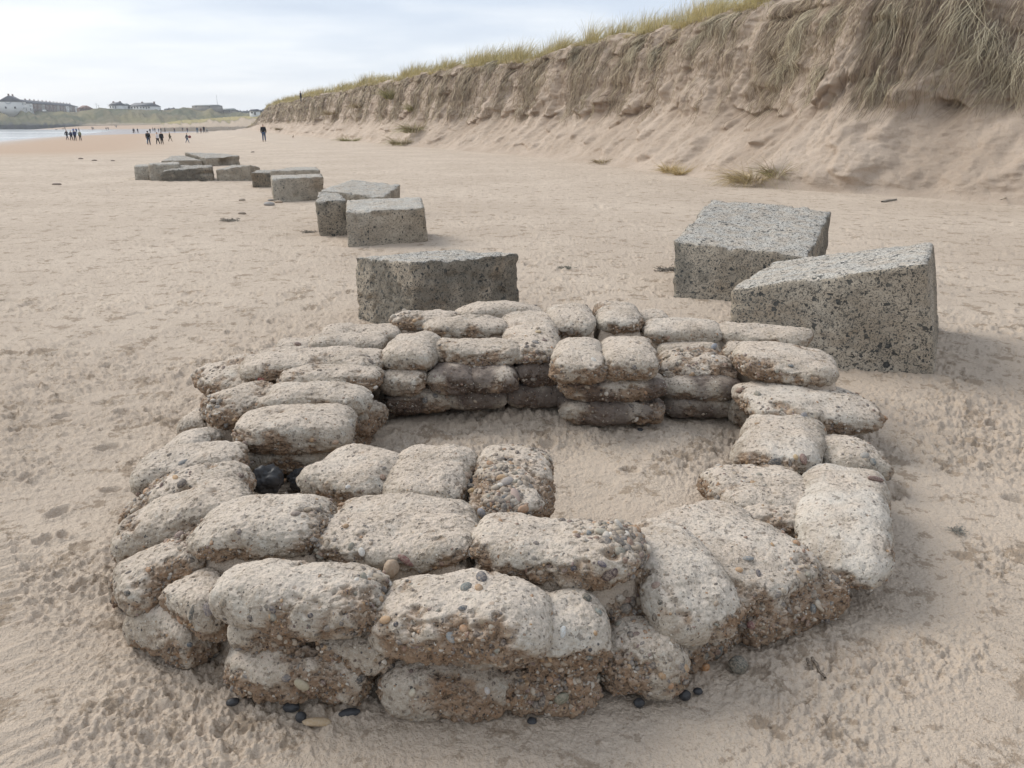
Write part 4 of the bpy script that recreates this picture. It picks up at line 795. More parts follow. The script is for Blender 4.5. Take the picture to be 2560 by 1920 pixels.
def face_roots():
    rng=np.random.default_rng(9); parts=[];cc=[]
    i0=np.interp(11,_py,_ps); smax=_ps[-1]
    def add(s,t,ln,w,pal,**kw):
        c=pal[rng.integers(0,len(pal),len(s))]*rng.uniform(.7,1.25,(len(s),1)); V,Fq,cl=strands(s,t,ln,w,c,rng,**kw); parts.append((V,Fq)); cc.append(cl)
    def dist(s): x,y,_,_=path_at(s); return np.hypot(x,y)
    # fringe under the brow, in masses
    n=34000; s=i0+(smax-i0)*rng.random(n)**1.9; mk=root_mask(s); k=rng.random(n)<.16+.84*mk; s=s[k];mk=mk[k]; d=dist(s)
    add(s,np.interp(3.0+.9*rng.random(len(s)),PROF[:,0],_pl),rng.uniform(.3,1.3,len(s))*(.6+1.3*mk*rng.random(len(s))),np.maximum(.013,d*.00075),ROOTC,out=.10,drift=-.12,curl=.16)
    n=28000; s=i0+(smax-i0)*rng.random(n)**2.0; mk=root_mask(s+.4); k=rng.random(n)<.06+.94*mk; s=s[k]; z=2.2+2.4*rng.random(len(s)); t=np.interp(z,PROF[:,1][:12],_pl[:12]); d=dist(s)
    add(s,t,rng.uniform(.25,1.1,len(s)),np.maximum(.011,d*.00062),ROOTC,out=.07,drift=-.12,curl=.2)
    n=420; s=i0+rng.random(n)*26; add(s,np.interp(rng.uniform(2.6,4.6,n),PROF[:,1],_pl),rng.uniform(.8,2.6,n),np.full(n,.017),ROOTC[[0,2]]*1.2,out=.14,curl=.2,seg=12,drift=-.1)
    V,Fq=join(parts); obj('hanging_roots',mesh('hanging_roots',V,Fq,M_GRASS,colors=np.concatenate(cc),smooth=False),label='mats of dead roots and leaves hanging down the dune face',cat='roots',kind='stuff')
face_roots()
GREEN=np.array([(.52,.45,.31),(.38,.325,.225),(.25,.21,.155),(.60,.53,.385),(.18,.145,.105)])
def hang_tuft(u,v,ln,cnt,label,pal=GREEN,grp='tufts of grass hanging down the dune face',up=False):
    i,j=dune_at(u,v); s0,t0=DS[i],DT[j]; rng=np.random.default_rng(int(u*3+v)); P0=DV[i,j]
    d=math.hypot(P0[0],P0[1]); s=s0+rng.normal(0,ln*.13,cnt); t=t0+rng.normal(0,ln*.10,cnt)
    c=pal[rng.integers(0,len(pal),cnt)]*rng.uniform(.7,1.2,(cnt,1))
    V,Fq,cl=strands(s,t,rng.uniform(.5,1.1,cnt)*ln,np.full(cnt,max(.009,d*.0005)),c,rng,out=.16*ln,curl=.30,drift=-.05,seg=8)
    o=obj('grass_tuft',mesh('grass_tuft',V-P0,Fq,M_GRASS,colors=cl,smooth=False),label=label,cat='grass tuft',group=grp,loc=P0)
for (u,v,ln,c,lab) in ((1800,40,1.1,260,'pale grass tuft at the top of the slope, nearest the grass crest'),(1850,30,1.2,260,'pale grass tuft just right of the one nearest the crest'),(1760,85,1.0,200,'drooping grass tuft below and left of the two at the top of the slope'),
    (1610,90,1.3,320,'brown matted tuft under the crest where the grass stands tallest'),(1650,120,1.0,200,'grey tuft right of the brown matted one'),(2030,30,1.3,260,'long pale tuft left of the bare sandy chute'),(2000,110,1.2,200,'yellow green tuft below the long pale one'),
    (2100,15,.9,180,'short pale tuft at the top edge beside the long pale one'),(2230,20,1.1,220,'grey tuft above the bulging sand lump'),(2195,180,.9,110,'small yellow tuft hanging over the dark hollow'),(2420,20,1.5,300,'shaggy grey tuft near the top right corner'),
    (2480,90,1.5,300,'shaggy tuft below the one near the top right corner'),(2545,140,1.4,260,'green tuft at the right edge of the picture'),(1960,160,1.0,150,'yellow tuft left of the slanting crack in the slope'),(2060,170,1.0,140,'thin tuft in the middle of the slanting crack'),
    (1440,120,1.1,220,'dark tuft hanging from the crest left of the tallest grass'),(1250,150,1.3,240,'grey tuft hanging from the crest in the middle distance')):
    hang_tuft(u,v,ln,int(c*.5),lab)
def clump(u,v,h,rad,cnt,label,cols,onface=True,flop=.5,grp='grass clumps fallen to the dune foot'):
    if onface: i,j=dune_at(u,v); P0=DV[i,j]
    else: P0=hit(u,v)
    rng=np.random.default_rng(int(u)); d=math.hypot(P0[0],P0[1]); a=rng.uniform(0,6.28,cnt); r=rad*np.sqrt(rng.random(cnt))
    pt=np.stack([np.cos(a)*r,np.sin(a)*r*.6,rng.uniform(-.05,.12,cnt)*h],1); dr=np.stack([np.cos(a)*flop,np.sin(a)*flop,np.full(cnt,.8)],1)+rng.normal(0,.25,(cnt,3))
    bd=np.stack([np.cos(a)*.5,np.sin(a)*.5,np.full(cnt,-.9*flop)],1)*rng.uniform(.2,1.6,(cnt,1))
    V,Fq,m=blades(pt,dr,h*rng.uniform(.4,1.1,cnt),np.full(cnt,max(.010,d*.00045)),bd,5)
    c=np.array(cols)[rng.integers(0,len(cols),cnt)]*rng.uniform(.7,1.25,(cnt,1))
    obj('grass_clump',mesh('grass_clump',V,Fq,M_GRASS,colors=np.repeat(c,m,0),smooth=False),label=label,cat='grass clump',group=grp,loc=P0)
straw=[(.55,.43,.22),(.62,.50,.28),(.42,.32,.16)]; olive=[(.40,.37,.16),(.30,.28,.13),(.22,.19,.11)]; brn=[(.34,.27,.17),(.26,.2,.13),(.44,.36,.2)]
clump(1672,428,.60,.24,300,'small straw yellow clump lying on the sand below the slope',straw,True,.6)
clump(1700,438,.50,.2,260,'second small straw clump touching the first one on the sand',straw,True,.6)
clump(1885,455,1.0,.6,760,'large matted clump of roots and grass at the slope foot, above the tilted slab',brn+straw,True,.9)
clump(1940,440,.9,.3,260,'greener grass at the right side of the large matted clump',olive+brn,True,.8)
clump(1510,405,.55,.35,200,'straggly brown root clump at the slope foot in the middle distance',brn,True,.9)
clump(982,245,1.5,.7,420,'green grass clump growing halfway up the far slope',olive,True,.35)
clump(1030,275,1.0,.4,200,'smaller grass clump right below the green one on the far slope',olive,True,.4)
clump(1040,330,1.6,.8,420,'slumped grassy turf low on the far slope',brn+olive,True,.7)
clump(1010,360,1.2,.9,300,'grass fringe at the foot of the slumped turf',brn+olive,True,.7)
clump(875,355,1.2,.7,300,'olive grass clump at the far slope foot, nearer the walker',olive,True,.6)
clump(830,285,1.2,1.2,260,'brown tussock midway on the farthest slope',brn,True,.6)
clump(700,322,1.0,.7,160,'dark tussock at the farthest slope foot',brn,True,.6)
clump(900,270,1.2,.8,200,'brown tussock left of the green clump on the far slope',brn,True,.6)
# ---------------------------------------------------------------- far hills
def interp_px(us,pts): a=np.array(pts,float); return np.interp(us,a[:,0],a[:,1])
def pol(u,r):   # direction of photo column u on the horizon, at ground distance r
    a=math.atan((u-1280)/(F/CP)); return r*math.sin(a),r*math.cos(a)
def z_of(v,y_axis): return CH+(math.tan(math.atan((960-v)/F)-PT))*y_axis
def build_hills():
    t=NT('hill_grass'); p=t.n('ShaderNodeNewGeometry').outputs['Position']
    n=t.noise(p,.035,5.,.6); n2=t.noise(p,.3,4.,.7)
    c=t.mix(t.smooth(n,.35,.65),C(.105,.112,.068),C(.19,.165,.105)); c=t.mix(t.math('MULTIPLY',t.smooth(n2,.45,.7),.6),c,C(.075,.085,.052))
    c=t.mix(t.attr('dry'),c,C(.36,.30,.15)); c=t.mix(t.attr('rock'),c,t.mix(n2,C(.045,.047,.052),C(.12,.12,.115))); c=t.mix(t.attr('sandy'),c,C(.46,.37,.28))
    m=t.out(c,.95,bump=n2,bs=.6,bd=2.5,spec=.1)
    us=np.linspace(-500,780,420); k=np.linspace(0,1,70)
    def sheet(name,r0,r1,r2,top,basez,attrs,gul=1.5,pw=.75,u0=-500,u1=780,nb=0.):
        m_=(us>=u0)&(us<=u1); uu=us[m_]; V=[];A={'dry':[],'rock':[],'sandy':[]}
        for u in uu:
            vt=float(interp_px([u],top)[0]); x1,y1=pol(u,1.); 
            zt=z_of(vt,y1*r1); 
            f=np.clip(k/.62,0,1); r=r0+(r1-r0)*f+(k>.62)*(r2-r1)*(k-.62)/.38
            z=basez+(zt-basez)*f**pw
            z=z+np.where(k<.6,gul*np.sin(f*math.pi)*fbm2(np.full_like(k,u*.03)+f*.9,f*1.4,1.,3,201)*2.2,0)+np.where(k>.62,-.4*(k-.62),0)+.25*fbm2(np.full_like(k,u*.2),r*.03,1.,2,205)
            z[0]-=6
            V.append(np.stack([x1*r,y1*r,z],1)); 
            for q in A: A[q].append(np.clip(attrs(q,u,f,z,k),0,1))
        V=np.concatenate(V); obj(name,mesh(name,V,grid_faces(len(uu),len(k)),m,attrs={q:np.concatenate(A[q]) for q in A}),kind='structure')
    top=[(-500,268),(0,273),(50,274),(130,279),(200,280),(212,276),(235,272),(255,270),(290,272),(330,273),(400,273),(417,276),(440,272),(470,269),(500,271),(550,274),(575,279),(600,281),(640,283),(780,284)]
    def at(q,u,f,z,k):
        if q=='rock': return sst(160,60,0*f+u)*0+ (1-sst(.8,2.6,z+1.3*N2(np.full_like(f,u*.12),f*9,3)))*float(sst(235,185,np.array(u)))
        if q=='dry': return .55*sst(.35,.0,f)*float(sst(280,420,np.array(u)))+.25*sst(.1,.5,N2(np.full_like(f,u*.02),f*2,8))
        return (1-sst(.02,.10,f))*float(sst(180,230,np.array(u)))
    sheet('grassy_hill',545,650,900,top,-.4,at,1.6,.62)
    # low dunes with straw grass in front of the right half of the hill, beyond the last walkers
    top2=[(400,309),(440,303),(470,300),(520,297),(560,293),(600,291),(660,288),(780,286)]
    def at2(q,u,f,z,k):
        if q=='dry': return sst(.35,.6,f+.25*N2(np.full_like(f,u*.09),f*3,13))*.95
        if q=='sandy': return 1-sst(.3,.55,f+.25*N2(np.full_like(f,u*.09),f*3,13))
        return 0*f
    sheet('low_dune',360,430,520,top2,-.2,at2,.5,.6,400,780)
build_hills()
# ---------------------------------------------------------------- buildings
M_SLATE=flatmat('roof_slate',(.10,.105,.12),.7,.2,1.);M_BRICK=flatmat('wall_brick',(.20,.145,.12),.9,.2,1.);M_WHITE=flatmat('wall_white',(.68,.68,.66),.85,.05,1.);M_STONE=flatmat('wall_stone',(.27,.25,.22),.9,.2,1.)
M_GLASS=flatmat('window_glass',(.05,.055,.06),.15,.1,1.);M_FRAME=flatmat('window_frame',(.72,.72,.70),.6,.05,1.);M_METAL=flatmat('grey_metal',(.14,.14,.15),.5,.1,1.);M_TILE=flatmat('roof_tile',(.20,.12,.095),.8,.2,1.);M_GREYR=flatmat('roof_grey',(.24,.26,.25),.7,.1,1.)
_mc={}
def bm_(key,parts,mat):
    if key not in _mc:
        V,Q=join(parts); _mc[key]=mesh(key.split('|')[0],V,Q,mat,smooth=False)
    return _mc[key]
def gable(x0,x1,y0,y1,z0,z1,hip=0.):
    ym=(y0+y1)/2; V=np.array([(x0,y0,z0),(x1,y0,z0),(x1,y1,z0),(x0,y1,z0),(x0+hip,ym,z1),(x1-hip,ym,z1),(x0,ym,z0),(x1,ym,z0)],float); return V,[(0,1,5,4),(2,3,4,5),(3,6,0,4),(1,7,2,5),(0,3,2,1)]
def house(name,loc,rz,w,d,h,rh,wall,roof,label,key,wins,chim=((.5,0),),hip=0.,group=None,door=True,scale=1.,ch=1.0):
    o=bpy.data.objects.new(name,None); COL.objects.link(o); o.location=loc; o.rotation_euler[2]=rz; o.scale=(scale,)*3; tag(o,label,'house',group)
    wa=obj('wall',bm_('wall|'+key,[box(-w/2,w/2,-d/2,d/2,-4,h)]+([] if hip else [gable(-w/2+.01,w/2-.01,-d/2+.01,d/2-.01,h,h+rh-.15)]),wall),o)
    rf=obj('roof',bm_('roof|'+key,[gable(-w/2-.2,w/2+.2,-d/2-.35,d/2+.35,h-.1,h+rh,hip)],roof),o)
    for j,(cx,cy) in enumerate(chim):
        obj('chimney',bm_('chimney|%s%d'%(key,j),[box(cx*w-.55,cx*w+.55,cy*d-.4,cy*d+.4,h+rh*.55,h+rh+ch)],wall if wall is not M_WHITE else M_BRICK),rf)
    for j,(fx,fz,ww,wh,side) in enumerate(wins):
        if side=='f': fr=box(fx*w-ww/2-.12,fx*w+ww/2+.12,-d/2-.10,-d/2+.05,fz-wh/2-.12,fz+wh/2+.12); pn=box(fx*w-ww/2,fx*w+ww/2,-d/2-.14,-d/2+.04,fz-wh/2,fz+wh/2)
        else: fr=box(w/2*side-.05,w/2*side+.1*side,fx*d-ww/2-.12,fx*d+ww/2+.12,fz-wh/2-.12,fz+wh/2+.12); pn=box(w/2*side-.04,w/2*side+.14*side,fx*d-ww/2,fx*d+ww/2,fz-wh/2,fz+wh/2)
        f_=obj('window',bm_('window|%s%d'%(key,j),[fr],M_FRAME),o); obj('pane',bm_('pane|%s%d'%(key,j),[pn],M_GLASS),f_)
    if door: obj('door',bm_('door|'+key,[box(w*.32-.45,w*.32+.45,-d/2-.16,-d/2,0,min(2.1,h*.8))],M_METAL),o)
    return o
def put(u,v,r):
    x,y=pol(u,r); return (x,y,z_of(v,y))
# the terrace runs away to the right; its long side looks to the beach
A=np.array(put(64,279,622)); B=np.array(put(184,281,770)); rzT=math.atan2(B[1]-A[1],B[0]-A[0])
TW=[(-.22,4.3,1.5,1.6,'f'),(.22,4.3,1.2,1.5,'f'),(-.22,1.5,2.2,1.9,'f')]
NH=13
for i in range(NH):
    f=(i+.5)/NH; p=A+(B-A)*f; white=i in (0,10); wl=M_WHITE if white else (M_STONE if i%4==3 else M_BRICK)
    ordn=['first','second','third','fourth','fifth','sixth','seventh','eighth','ninth','tenth','eleventh','twelfth','last'][i]
    house('terraced_house',p,rzT,np.linalg.norm(B-A)/NH/1.0,8.5,6.,2.6,wl,M_SLATE,'%s%s terraced house of the cliff top row, counted from the white gable end'%('white ' if white else 'brick ',ordn),'terr%d'%(0 if white else 1 if wl is M_BRICK else 2),TW,((.46,0),),group='terraced houses on the cliff top',scale=.86-.10*f)
g=put(40,276,612); house('gable_house',g,rzT,11,13,5.2,3.6,M_WHITE,M_SLATE,'big white gable ended house at the left end of the cliff top row','gab',[(.2,1.6,1.,1.2,-1),(-.2,1.6,1.,1.2,-1)]+[(x,z,1.,1.2,'f') for x in (-.3,0,.3) for z in (1.4,3.9)],((-.42,0),(.42,0)))
ring=NT('wall_marking').out(C(.33,.36,.40),.8)
# round emblem outline painted on the gable
a=np.linspace(0,2*math.pi,33)[:-1]; rr=[]
for k_,rad in ((0,1.9),(1,2.3)): rr.append(np.stack([np.full(32,-5.66),np.cos(a)*rad*.75+.8,np.sin(a)*rad*.75+5.4],1))
V=np.concatenate(rr+[q+np.array([.12,0,0]) for q in rr]); Q=[]
for j in range(32):
    k2=(j+1)%32; Q+=[(j,k2,32+k2,32+j),(64+j,96+j,96+k2,64+k2),(j,64+j,64+k2,k2),(32+j,32+k2,96+k2,96+j)]
gm=[o for o in bpy.data.objects if o.name.startswith('gable_house')][0]; obj('round_emblem',mesh('round_emblem',V,np.array(Q),ring,smooth=False),gm)
house('annex_house',put(8,277,625),rzT,14,10,3.2,1.0,M_WHITE,M_GREYR,'low white building at the left edge of the picture, beside the gable house','annex',[(.2,2.5,1.2,1.2,-1)],())
house('end_house',put(188,281,775),rzT+.2,7,8,4.6,1.2,M_WHITE,M_SLATE,'small white house at the far right end of the terrace','endh',[(-.2,3.8,1.3,2.4,'f'),(.25,3.8,1.3,2.4,'f')],())
house('brick_house',put(219,278,650),-.35,8,7,1.6,2.2,M_BRICK,M_TILE,'lone brown brick building with a hipped roof, right of the terrace','brk',[(0,.9,1.,.7,'f')],(),hip=2.2)
house('villa',put(300,272,655),-.5,9,7,2.3,2.2,M_WHITE,M_SLATE,'white house with grey slate roof and two chimneys beside the scaffold poles','vil',[(-.3,1.2,1.,1.2,'f'),(0,1.2,1.,1.2,'f'),(.3,1.2,1.,1.2,'f')],((-.4,0),(.4,0)),ch=.6)
house('villa_wing',put(316,272,660),-.5,8,6,2.1,1.5,M_WHITE,M_GREYR,'low pale wing to the right of the house by the scaffold','wing',[(0,1.1,1.,1.,'f')],())
house('long_house',put(366,273,652),-.42,23,9,1.9,2.5,M_WHITE,M_SLATE,'long low white house with a dark roof on the hill','lng',[(x,1.05,1.3,1.,'f') for x in (-.42,-.3,-.18,-.06,.08,.2,.32,.43)],((-.05,0),(.46,0)),hip=3.,ch=.7)
house('long_hall',put(523,271,640),-.35,20,9,1.7,.8,M_STONE,M_GREYR,'long flat grey green building on the highest part of the hill','hall',[(-.3,1.,1.2,.7,'f'),(.3,1.,1.2,.7,'f')],(),door=False)
house('glass_roof_house',put(575,280,640),-.3,10,7,1.2,1.3,M_STONE,M_GREYR,'low building with pale sloping roof lights, right of the long hall','glz',[(-.2,.7,1.2,.6,'f')],())
house('white_gable_cottage',put(640,287,420),-.2,3.6,4,1.7,.9,M_WHITE,M_SLATE,'white gabled cottage just left of the dune end','cot',[(-.1,1.,.7,.7,'f')],())
house('slate_roof_house',put(655,286,436),-.3,6,5,1.2,1.,M_STONE,M_SLATE,'slate roofed house behind the white gabled cottage','slt',[(0,.7,.7,.6,'f')],((.3,0),),ch=.4)
for i,(u,v) in enumerate(((424,276),(436,275),(594,281),(601,282),(609,283),(618,282),(624,283))):
    house('distant_house',put(u,v+1,760),-.3,4.5,4,1.,.9,M_STONE,M_SLATE,'tiny distant house whose roof and chimney just show above the hill','dst',[(0,.6,.7,.5,'f')],((.3,0),),ch=.6,group='distant rooftops behind the hill')
def pole(u,v0,v1,r,rad,label,arms=(),name='mast'):
    x,y=pol(u,r); z0=z_of(v0,y);z1=z_of(v1,y); o=bpy.data.objects.new(name,None); COL.objects.link(o); o.location=(x,y,z0); tag(o,label,name.replace('_',' '),'poles and masts on the hill')
    n=8;a=np.linspace(0,2*math.pi,n+1)[:-1]; h=z1-z0
    V=np.concatenate([np.stack([np.cos(a)*rad*q,np.sin(a)*rad*q,np.full(n,zz)],1) for zz,q in ((-2,1.),(h,.6))]); Q=[(j,(j+1)%n,n+(j+1)%n,n+j) for j in range(n)]
    obj('pole',mesh('pole',V,np.array(Q),M_METAL),o)
    for (z,w) in arms: V,Q=box(-w/2,w/2,-.06,.06,h*z-.06,h*z+.06); obj('crossarm',mesh('crossarm',V,Q,M_METAL,smooth=False),o)
pole(248,271,258,650,.14,'telegraph pole on the hill, taller of two',((.85,1.8),),'telegraph_pole')
pole(253,271,262,652,.13,'telegraph pole on the hill, shorter of two',((.85,1.6),),'telegraph_pole')
pole(549,273,238,700,.16,'very tall thin mast behind the long hall'); pole(690,270,254,260,.05,'thin mast above the dune end')
pole(283,273,259,640,.10,'left scaffold pole beside the white house with two chimneys',((.55,5.),(.9,5.)),'scaffold_pole'); pole(291,273,260,640,.10,'right scaffold pole beside the white house with two chimneys',((.7,4.),),'scaffold_pole')
def car():
    o=bpy.data.objects.new('parked_car',None); COL.objects.link(o); o.location=put(117,280,640); o.rotation_euler[2]=rzT; tag(o,'white car parked in front of the terrace','car')
    b=np.array([(-2.1,.35),(-2.1,.85),(-1.4,1.0),(-.9,1.5),(.8,1.5),(1.5,1.0),(2.1,.85),(2.1,.35)]); n=len(b)
    V=np.concatenate([np.stack([b[:,0],np.full(n,s),b[:,1]],1) for s in (-.85,.85)]); me=bpy.data.meshes.new('body'); me.from_pydata(V.tolist(),[],[tuple(range(n))[::-1],tuple(range(n,2*n))]+[(j,(j+1)%n,n+(j+1)%n,n+j) for j in range(n)]); me.materials.append(M_WHITE); obj('body',me,o)
    for x in (-1.3,1.3):
        for y in (-.86,.86):
            a=np.linspace(0,6.283,13)[:-1]; V=np.concatenate([np.stack([x+np.cos(a)*.33,np.full(12,y+s),.33+np.sin(a)*.33],1) for s in (-.1,.1)]); me=bpy.data.meshes.new('wheel'); me.from_pydata(V.tolist(),[],[tuple(range(12)),tuple(range(12,24))[::-1]]+[(j,12+j,12+(j+1)%12,(j+1)%12) for j in range(12)]); me.materials.append(M_METAL); obj('wheel',me,o)
car()
# ---------------------------------------------------------------- people
def skin(name,pts,edges,mat,sub=1):
    """a body grown round a skeleton: pts = {joint:(x,y,z,radius_x,radius_y)}"""
    ks=list(pts); me=bpy.data.meshes.new('tmp'); me.from_pydata([pts[k][:3] for k in ks],[(ks.index(a),ks.index(b)) for a,b in edges],[])
    ob=bpy.data.objects.new('tmp',me); COL.objects.link(ob); ob.modifiers.new('s','SKIN').use_smooth_shade=True
    me.skin_vertices.new() if not me.skin_vertices else None
    for i,k in enumerate(ks): me.skin_vertices[0].data[i].radius=pts[k][3:5]; me.skin_vertices[0].data[i].use_root=(i==0)
    if sub: m=ob.modifiers.new('u','SUBSURF'); m.levels=sub; m.render_levels=sub
    dg=bpy.context.evaluated_depsgraph_get(); r=bpy.data.meshes.new_from_object(ob.evaluated_get(dg)); r.name=name; r.materials.clear(); r.materials.append(mat)
    bpy.data.objects.remove(ob); return r
M_SKINC=flatmat('skin',(.42,.26,.19),.6,.05)
def person_meshes(pose):
    # stride: +1 / -1 swings the legs front and back; the figure faces +Y
    st={'stand':.05,'walk':.30,'stroll':.17}[pose]; asw={'stand':.04,'walk':.22,'stroll':.10}[pose]; k=st
    J={'pelvis':(0,0,.93,.155,.115),'waist':(0,.0,1.08,.135,.095),'chest':(0,.01,1.28,.175,.115),'neck0':(0,0,1.44,.085,.075),'neck':(0,.01,1.50,.055,.055),'chin':(0,.03,1.57,.065,.075),'head':(0,.02,1.65,.078,.098),'crown':(0,.01,1.73,.055,.07)}
    E=[('pelvis','waist'),('waist','chest'),('chest','neck0'),('neck0','neck'),('neck','chin'),('chin','head'),('head','crown')]
    for s,nm in ((-1,'l'),(1,'r')):
        f=k*s; a=-asw*s
        J['hip'+nm]=(s*.09,0,.86,.095,.10);J['knee'+nm]=(s*.105,f*.55+.03,.49,.058,.062);J['ank'+nm]=(s*.11,f*1.0-(.04 if f<0 else 0),.09+(.04 if f<-.1 else 0),.042,.045);J['toe'+nm]=(s*.12,f*1.0+.14,.04,.042,.030)
        J['sh'+nm]=(s*.185,0,1.40,.062,.06);J['el'+nm]=(s*.245,a*.6-.02,1.12,.043,.043);J['wr'+nm]=(s*.25,a*1.2+.05,.88,.03,.03);J['ha'+nm]=(s*.245,a*1.25+.07,.79,.03,.022)
        E+=[('pelvis','hip'+nm),('hip'+nm,'knee'+nm),('knee'+nm,'ank'+nm),('ank'+nm,'toe'+nm),('neck0','sh'+nm),('sh'+nm,'el'+nm),('el'+nm,'wr'+nm),('wr'+nm,'ha'+nm)]
    body=skin('person',J,E,M_SKINC)
    def sub(keys,ed,grow,over={}):
        P={q:(*J[q][:3],J[q][3]+grow,J[q][4]+grow) for q in keys}; P.update(over); return P,[e for e in E+ed if e[0] in P and e[1] in P]
    jk={}
    P,e=sub(['chest','waist','pelvis','neck0','shl','shr','ell','elr','wrl','wrr'],[],.028,{'hem':(0,0,.82,.175,.14)}); e.append(('pelvis','hem')); jk['jacket']=skin('jacket',P,e,None)
    P,e=sub(['chest','waist','pelvis','neck0','shl','shr','ell','elr','wrl','wrr'],[],.035,{'hem':(0,0,.80,.20,.16),'hem2':(0,0,.52,.22,.18)}); e+=[('pelvis','hem'),('hem','hem2')]; jk['coat']=skin('coat',P,e,None)
    P,e=sub(['pelvis','hipl','hipr','kneel','kneer','ankl','ankr'],[],.018); tr=skin('trousers',P,e,None)
    P={}; e=[]
    for nm in 'lr': P['ank'+nm]=(*J['ank'+nm][:2],J['ank'+nm][2]-.02,.05,.055);P['toe'+nm]=(*J['toe'+nm][:3],.052,.042)
    sh=[skin('shoe',{q:P[q+nm] for q in ('ank','toe')},[('ank','toe')],None) for nm in 'lr']
    hr=skin('hair',{'a':(0,-.025,1.66,.085,.095),'b':(0,-.005,1.735,.066,.085)},[('a','b')],None)
    hd=skin('hood',{'a':(0,-.045,1.56,.10,.10),'c':(0,-.02,1.66,.105,.115),'b':(0,-.01,1.75,.07,.09)},[('a','c'),('c','b')],None)
    return dict(body=body,jacket=jk['jacket'],coat=jk['coat'],trousers=tr,shoe=sh,hair=hr,hood=hd)
PM={p:person_meshes(p) for p in ('stand','walk','stroll')}
_cm={}
def cloth(c):
    c=tuple(c)
    if c not in _cm: _cm[c]=flatmat('cloth',c,.9,.15,12.)
    return _cm[c]
def person(u,vt,vf,face,pose,top,leg,label,hair=(.06,.045,.035),shoe=(.03,.03,.03),coat=False,hood=False,detail=True,group='people walking on the beach',p=None,hgt=1.75):
    if p is None: p=hit(u,vf)
    if vt is not None:
        fd=p[1]*CP-(p[2]-CH)*SP; hgt=float(np.clip((vf-vt)*fd/F,1.05,1.92))
    M=PM[pose]; o=obj('person',M['body'],label=label,cat='person',group=group,loc=p,rz=R(face)); o.scale=(hgt/1.78,)*3
    def ch(nm,me,c):
        q=obj(nm,me,o); 
        if not me.materials: me.materials.append(None)
        q.material_slots[0].link='OBJECT'; q.material_slots[0].material=cloth(c)
    ch('coat' if coat else 'jacket',M['coat' if coat else 'jacket'],top); ch('trousers',M['trousers'],leg)
    ch('hood' if hood else 'hair',M['hood' if hood else 'hair'],top if hood else hair)
    if detail:
        for s in M['shoe']: ch('shoe',s,shoe)
    return o,p,hgt
JE=(.07,.10,.17);BK=(.012,.013,.017);NV=(.018,.028,.075)
o,p,_=person(661,311,354,8,'stand',BK,JE,'grey haired man in black jacket and blue jeans walking away near the dune',hair=(.45,.44,.42),shoe=(.05,.035,.03))
person(373,328,363,15,'stroll',(.016,.018,.022),(.05,.07,.11),'person in dark hooded jacket and jeans with a small white dog',hood=True)
person(396,331,362,160,'stroll',(.66,.66,.68),(.02,.02,.025),'person in short white coat and black trousers with white shoes',shoe=(.7,.7,.7))
person(406,330,361,10,'stand',(.012,.012,.014),(.012,.012,.014),'person in long black coat next to the one in white',coat=True)
person(426,331,354,-60,'walk',(.12,.11,.06),(.10,.085,.055),'slim person all in khaki, walking right',hair=(.16,.12,.08))
person(469,333,358,-80,'walk',(.10,.105,.12),(.09,.13,.20),'person in grey padded jacket and jeans carrying a red bag',shoe=(.7,.7,.7))
person(169,325,350,-100,'walk',(.03,.034,.045),(.02,.022,.03),'leftmost walker of the group of four near the waterline, stepping left')
person(180,327,352,0,'stroll',NV,(.015,.018,.03),'navy jacketed walker, second from left in the group of four near the waterline')
person(189,325,352,0,'stand',(.02,.035,.11),(.015,.018,.03),'tallest walker of the group of four, blue hood',hair=(.15,.25,.55))
person(202,327,352,180,'stand',(.20,.21,.13),(.035,.02,.018),'walker in pale striped top and brown trousers, rightmost of the group of four')
person(185,320,335,0,'stand',(.02,.10,.40),(.02,.025,.04),'person in bright blue jacket behind the group of four, left one'); person(192,320,334,0,'stand',(.02,.06,.22),(.02,.025,.04),'person in dull blue jacket behind the group of four, right one')
person(494,317,334,170,'stand',(.10,.14,.19),(.17,.22,.28),'bluish clad walker, leftmost of four abreast in the middle distance')
person(503,319,334,170,'stroll',(.13,.06,.05),(.16,.11,.09),'red brown clad walker, second of four abreast in the middle distance')
person(511,315,333,170,'stroll',(.02,.02,.03),(.02,.02,.03),'black clad tallest walker, third of four abreast in the middle distance')
person(518,320,333,150,'walk',(.30,.33,.33),(.12,.12,.12),'pale grey clad walker, rightmost of four abreast in the middle distance')
DC=[(.05,.06,.08),(.02,.02,.025),(.12,.06,.05),(.09,.09,.08),(.05,.09,.16),(.20,.18,.14)]
for i,(u,vt,vf) in enumerate([(345,323,333),(376,326,333),(383,323,329),(388,323,330),(397,324,331),(413,323,331),(428,317,323),(434,316,322),(437,321,332),(443,320,327),(447,320,327),(452,319,328),(457,319,329),(461,320,326),(469,321,331),(478,321,328),(483,319,327),(231,318,325),(234,318,325),(266,319,326),(271,319,326),(288,314,320),(291,314,320),(334,322,333),(336,322,333),(163,317,325),(198,320,329),(403,323,331)]):
    c=DC[i%6]; person(u,None,vf,(i*67)%360,('walk','stand','stroll')[i%3],c,DC[(i+2)%6],'tiny far off walker in dull clothes on the distant sand near the water',detail=False,group='tiny distant walkers',hgt=[1.7,1.6,1.78][i%3])
i_,j_=dune_at(751,256); person(751,None,None,90,'stand',(.05,.05,.06),(.04,.04,.05),'lone person standing on top of the dune',p=DV[i_,j_]+np.array([0,0,.0]),detail=False,group='people up on the dune')
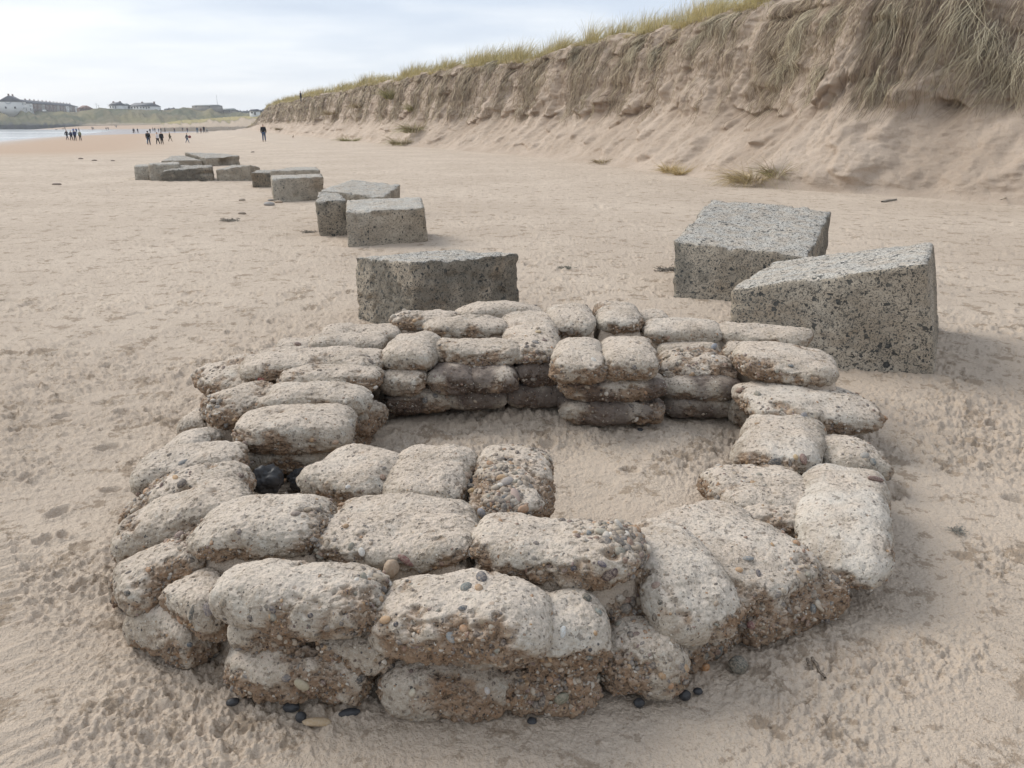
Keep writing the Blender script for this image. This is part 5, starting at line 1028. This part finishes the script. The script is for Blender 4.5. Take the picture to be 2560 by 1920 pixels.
def dog(u,v,face,s,c,label,grp='dogs on the beach'):
    p=hit(u,v); J={'hip':(0,-.28,.46,.10,.11),'belly':(0,-.02,.45,.10,.10),'chest':(0,.22,.45,.11,.15),'neck':(0,.38,.58,.07,.08),'head':(0,.50,.68,.075,.075),'nose':(0,.66,.64,.03,.035),'tail0':(0,-.38,.52,.03,.03),'tail1':(0,-.56,.66,.018,.018)}
    E=[('hip','belly'),('belly','chest'),('chest','neck'),('neck','head'),('head','nose'),('hip','tail0'),('tail0','tail1')]
    for sx,n in ((-1,'l'),(1,'r')):
        J['ear'+n]=(sx*.06,.46,.77,.02,.02);E.append(('head','ear'+n))
        J['el'+n]=(sx*.10,.20,.32,.045,.05);J['wr'+n]=(sx*.10,.23,.16,.026,.028);J['pf'+n]=(sx*.10,.26,.03,.03,.035)
        J['kn'+n]=(sx*.10,-.20,.30,.05,.06);J['ho'+n]=(sx*.10,-.38,.18,.025,.028);J['ph'+n]=(sx*.10,-.33,.03,.03,.035)
        E+=[('chest','el'+n),('el'+n,'wr'+n),('wr'+n,'pf'+n),('hip','kn'+n),('kn'+n,'ho'+n),('ho'+n,'ph'+n)]
    if 'dog' not in _mc: _mc['dog']=skin('dog',J,E,None)
    me=_mc['dog'].copy(); me.materials.clear(); me.materials.append(cloth(c)); o=obj('dog',me,label=label,cat='dog',group=grp,loc=p,rz=R(face)); o.scale=(s,)*3
dog(733,346,-150,.55,(.50,.43,.35),'tan and white dog at the foot of the dune'); dog(368,359,30,.55,(.70,.68,.64),'small white dog beside the person in the dark hooded jacket')
dog(131,323,90,1.,(.06,.05,.05),'dark dog in the shallows, leftmost of two'); dog(141,326,-60,1.,(.06,.05,.05),'dark dog in the shallows, right of another dog'); dog(158,324,90,1.,(.10,.08,.07),'brown dog close to a walker in the shallows')
# red bag carried by the walker in the grey padded jacket
p=hit(469,358); S,Fq=cubesphere(6); obj('hand_bag',mesh('hand_bag',S*np.array([.16,.10,.15]),Fq,cloth((.20,.06,.06))),label='dull red bag in the hand of the walker in the grey padded jacket',cat='bag',loc=(p[0]+.34,p[1]-.05,p[2]+.68))
# ---------------------------------------------------------------- air
def haze():
    t=NT('haze'); v=t.n('ShaderNodeVolumePrincipled',{'Color':C(.86,.90,.96),'Density':.00032,'Anisotropy':.3}); t.n('ShaderNodeOutputMaterial',{1:v.outputs[0]})
    V,Q=box(-1300,500,-60,1300,-9.,40.); obj('haze',mesh('haze',V,Q,t.m,smooth=False),kind='stuff',label='thin sea haze lying over the whole beach',cat='haze')
if HAZE: haze()
print('built')
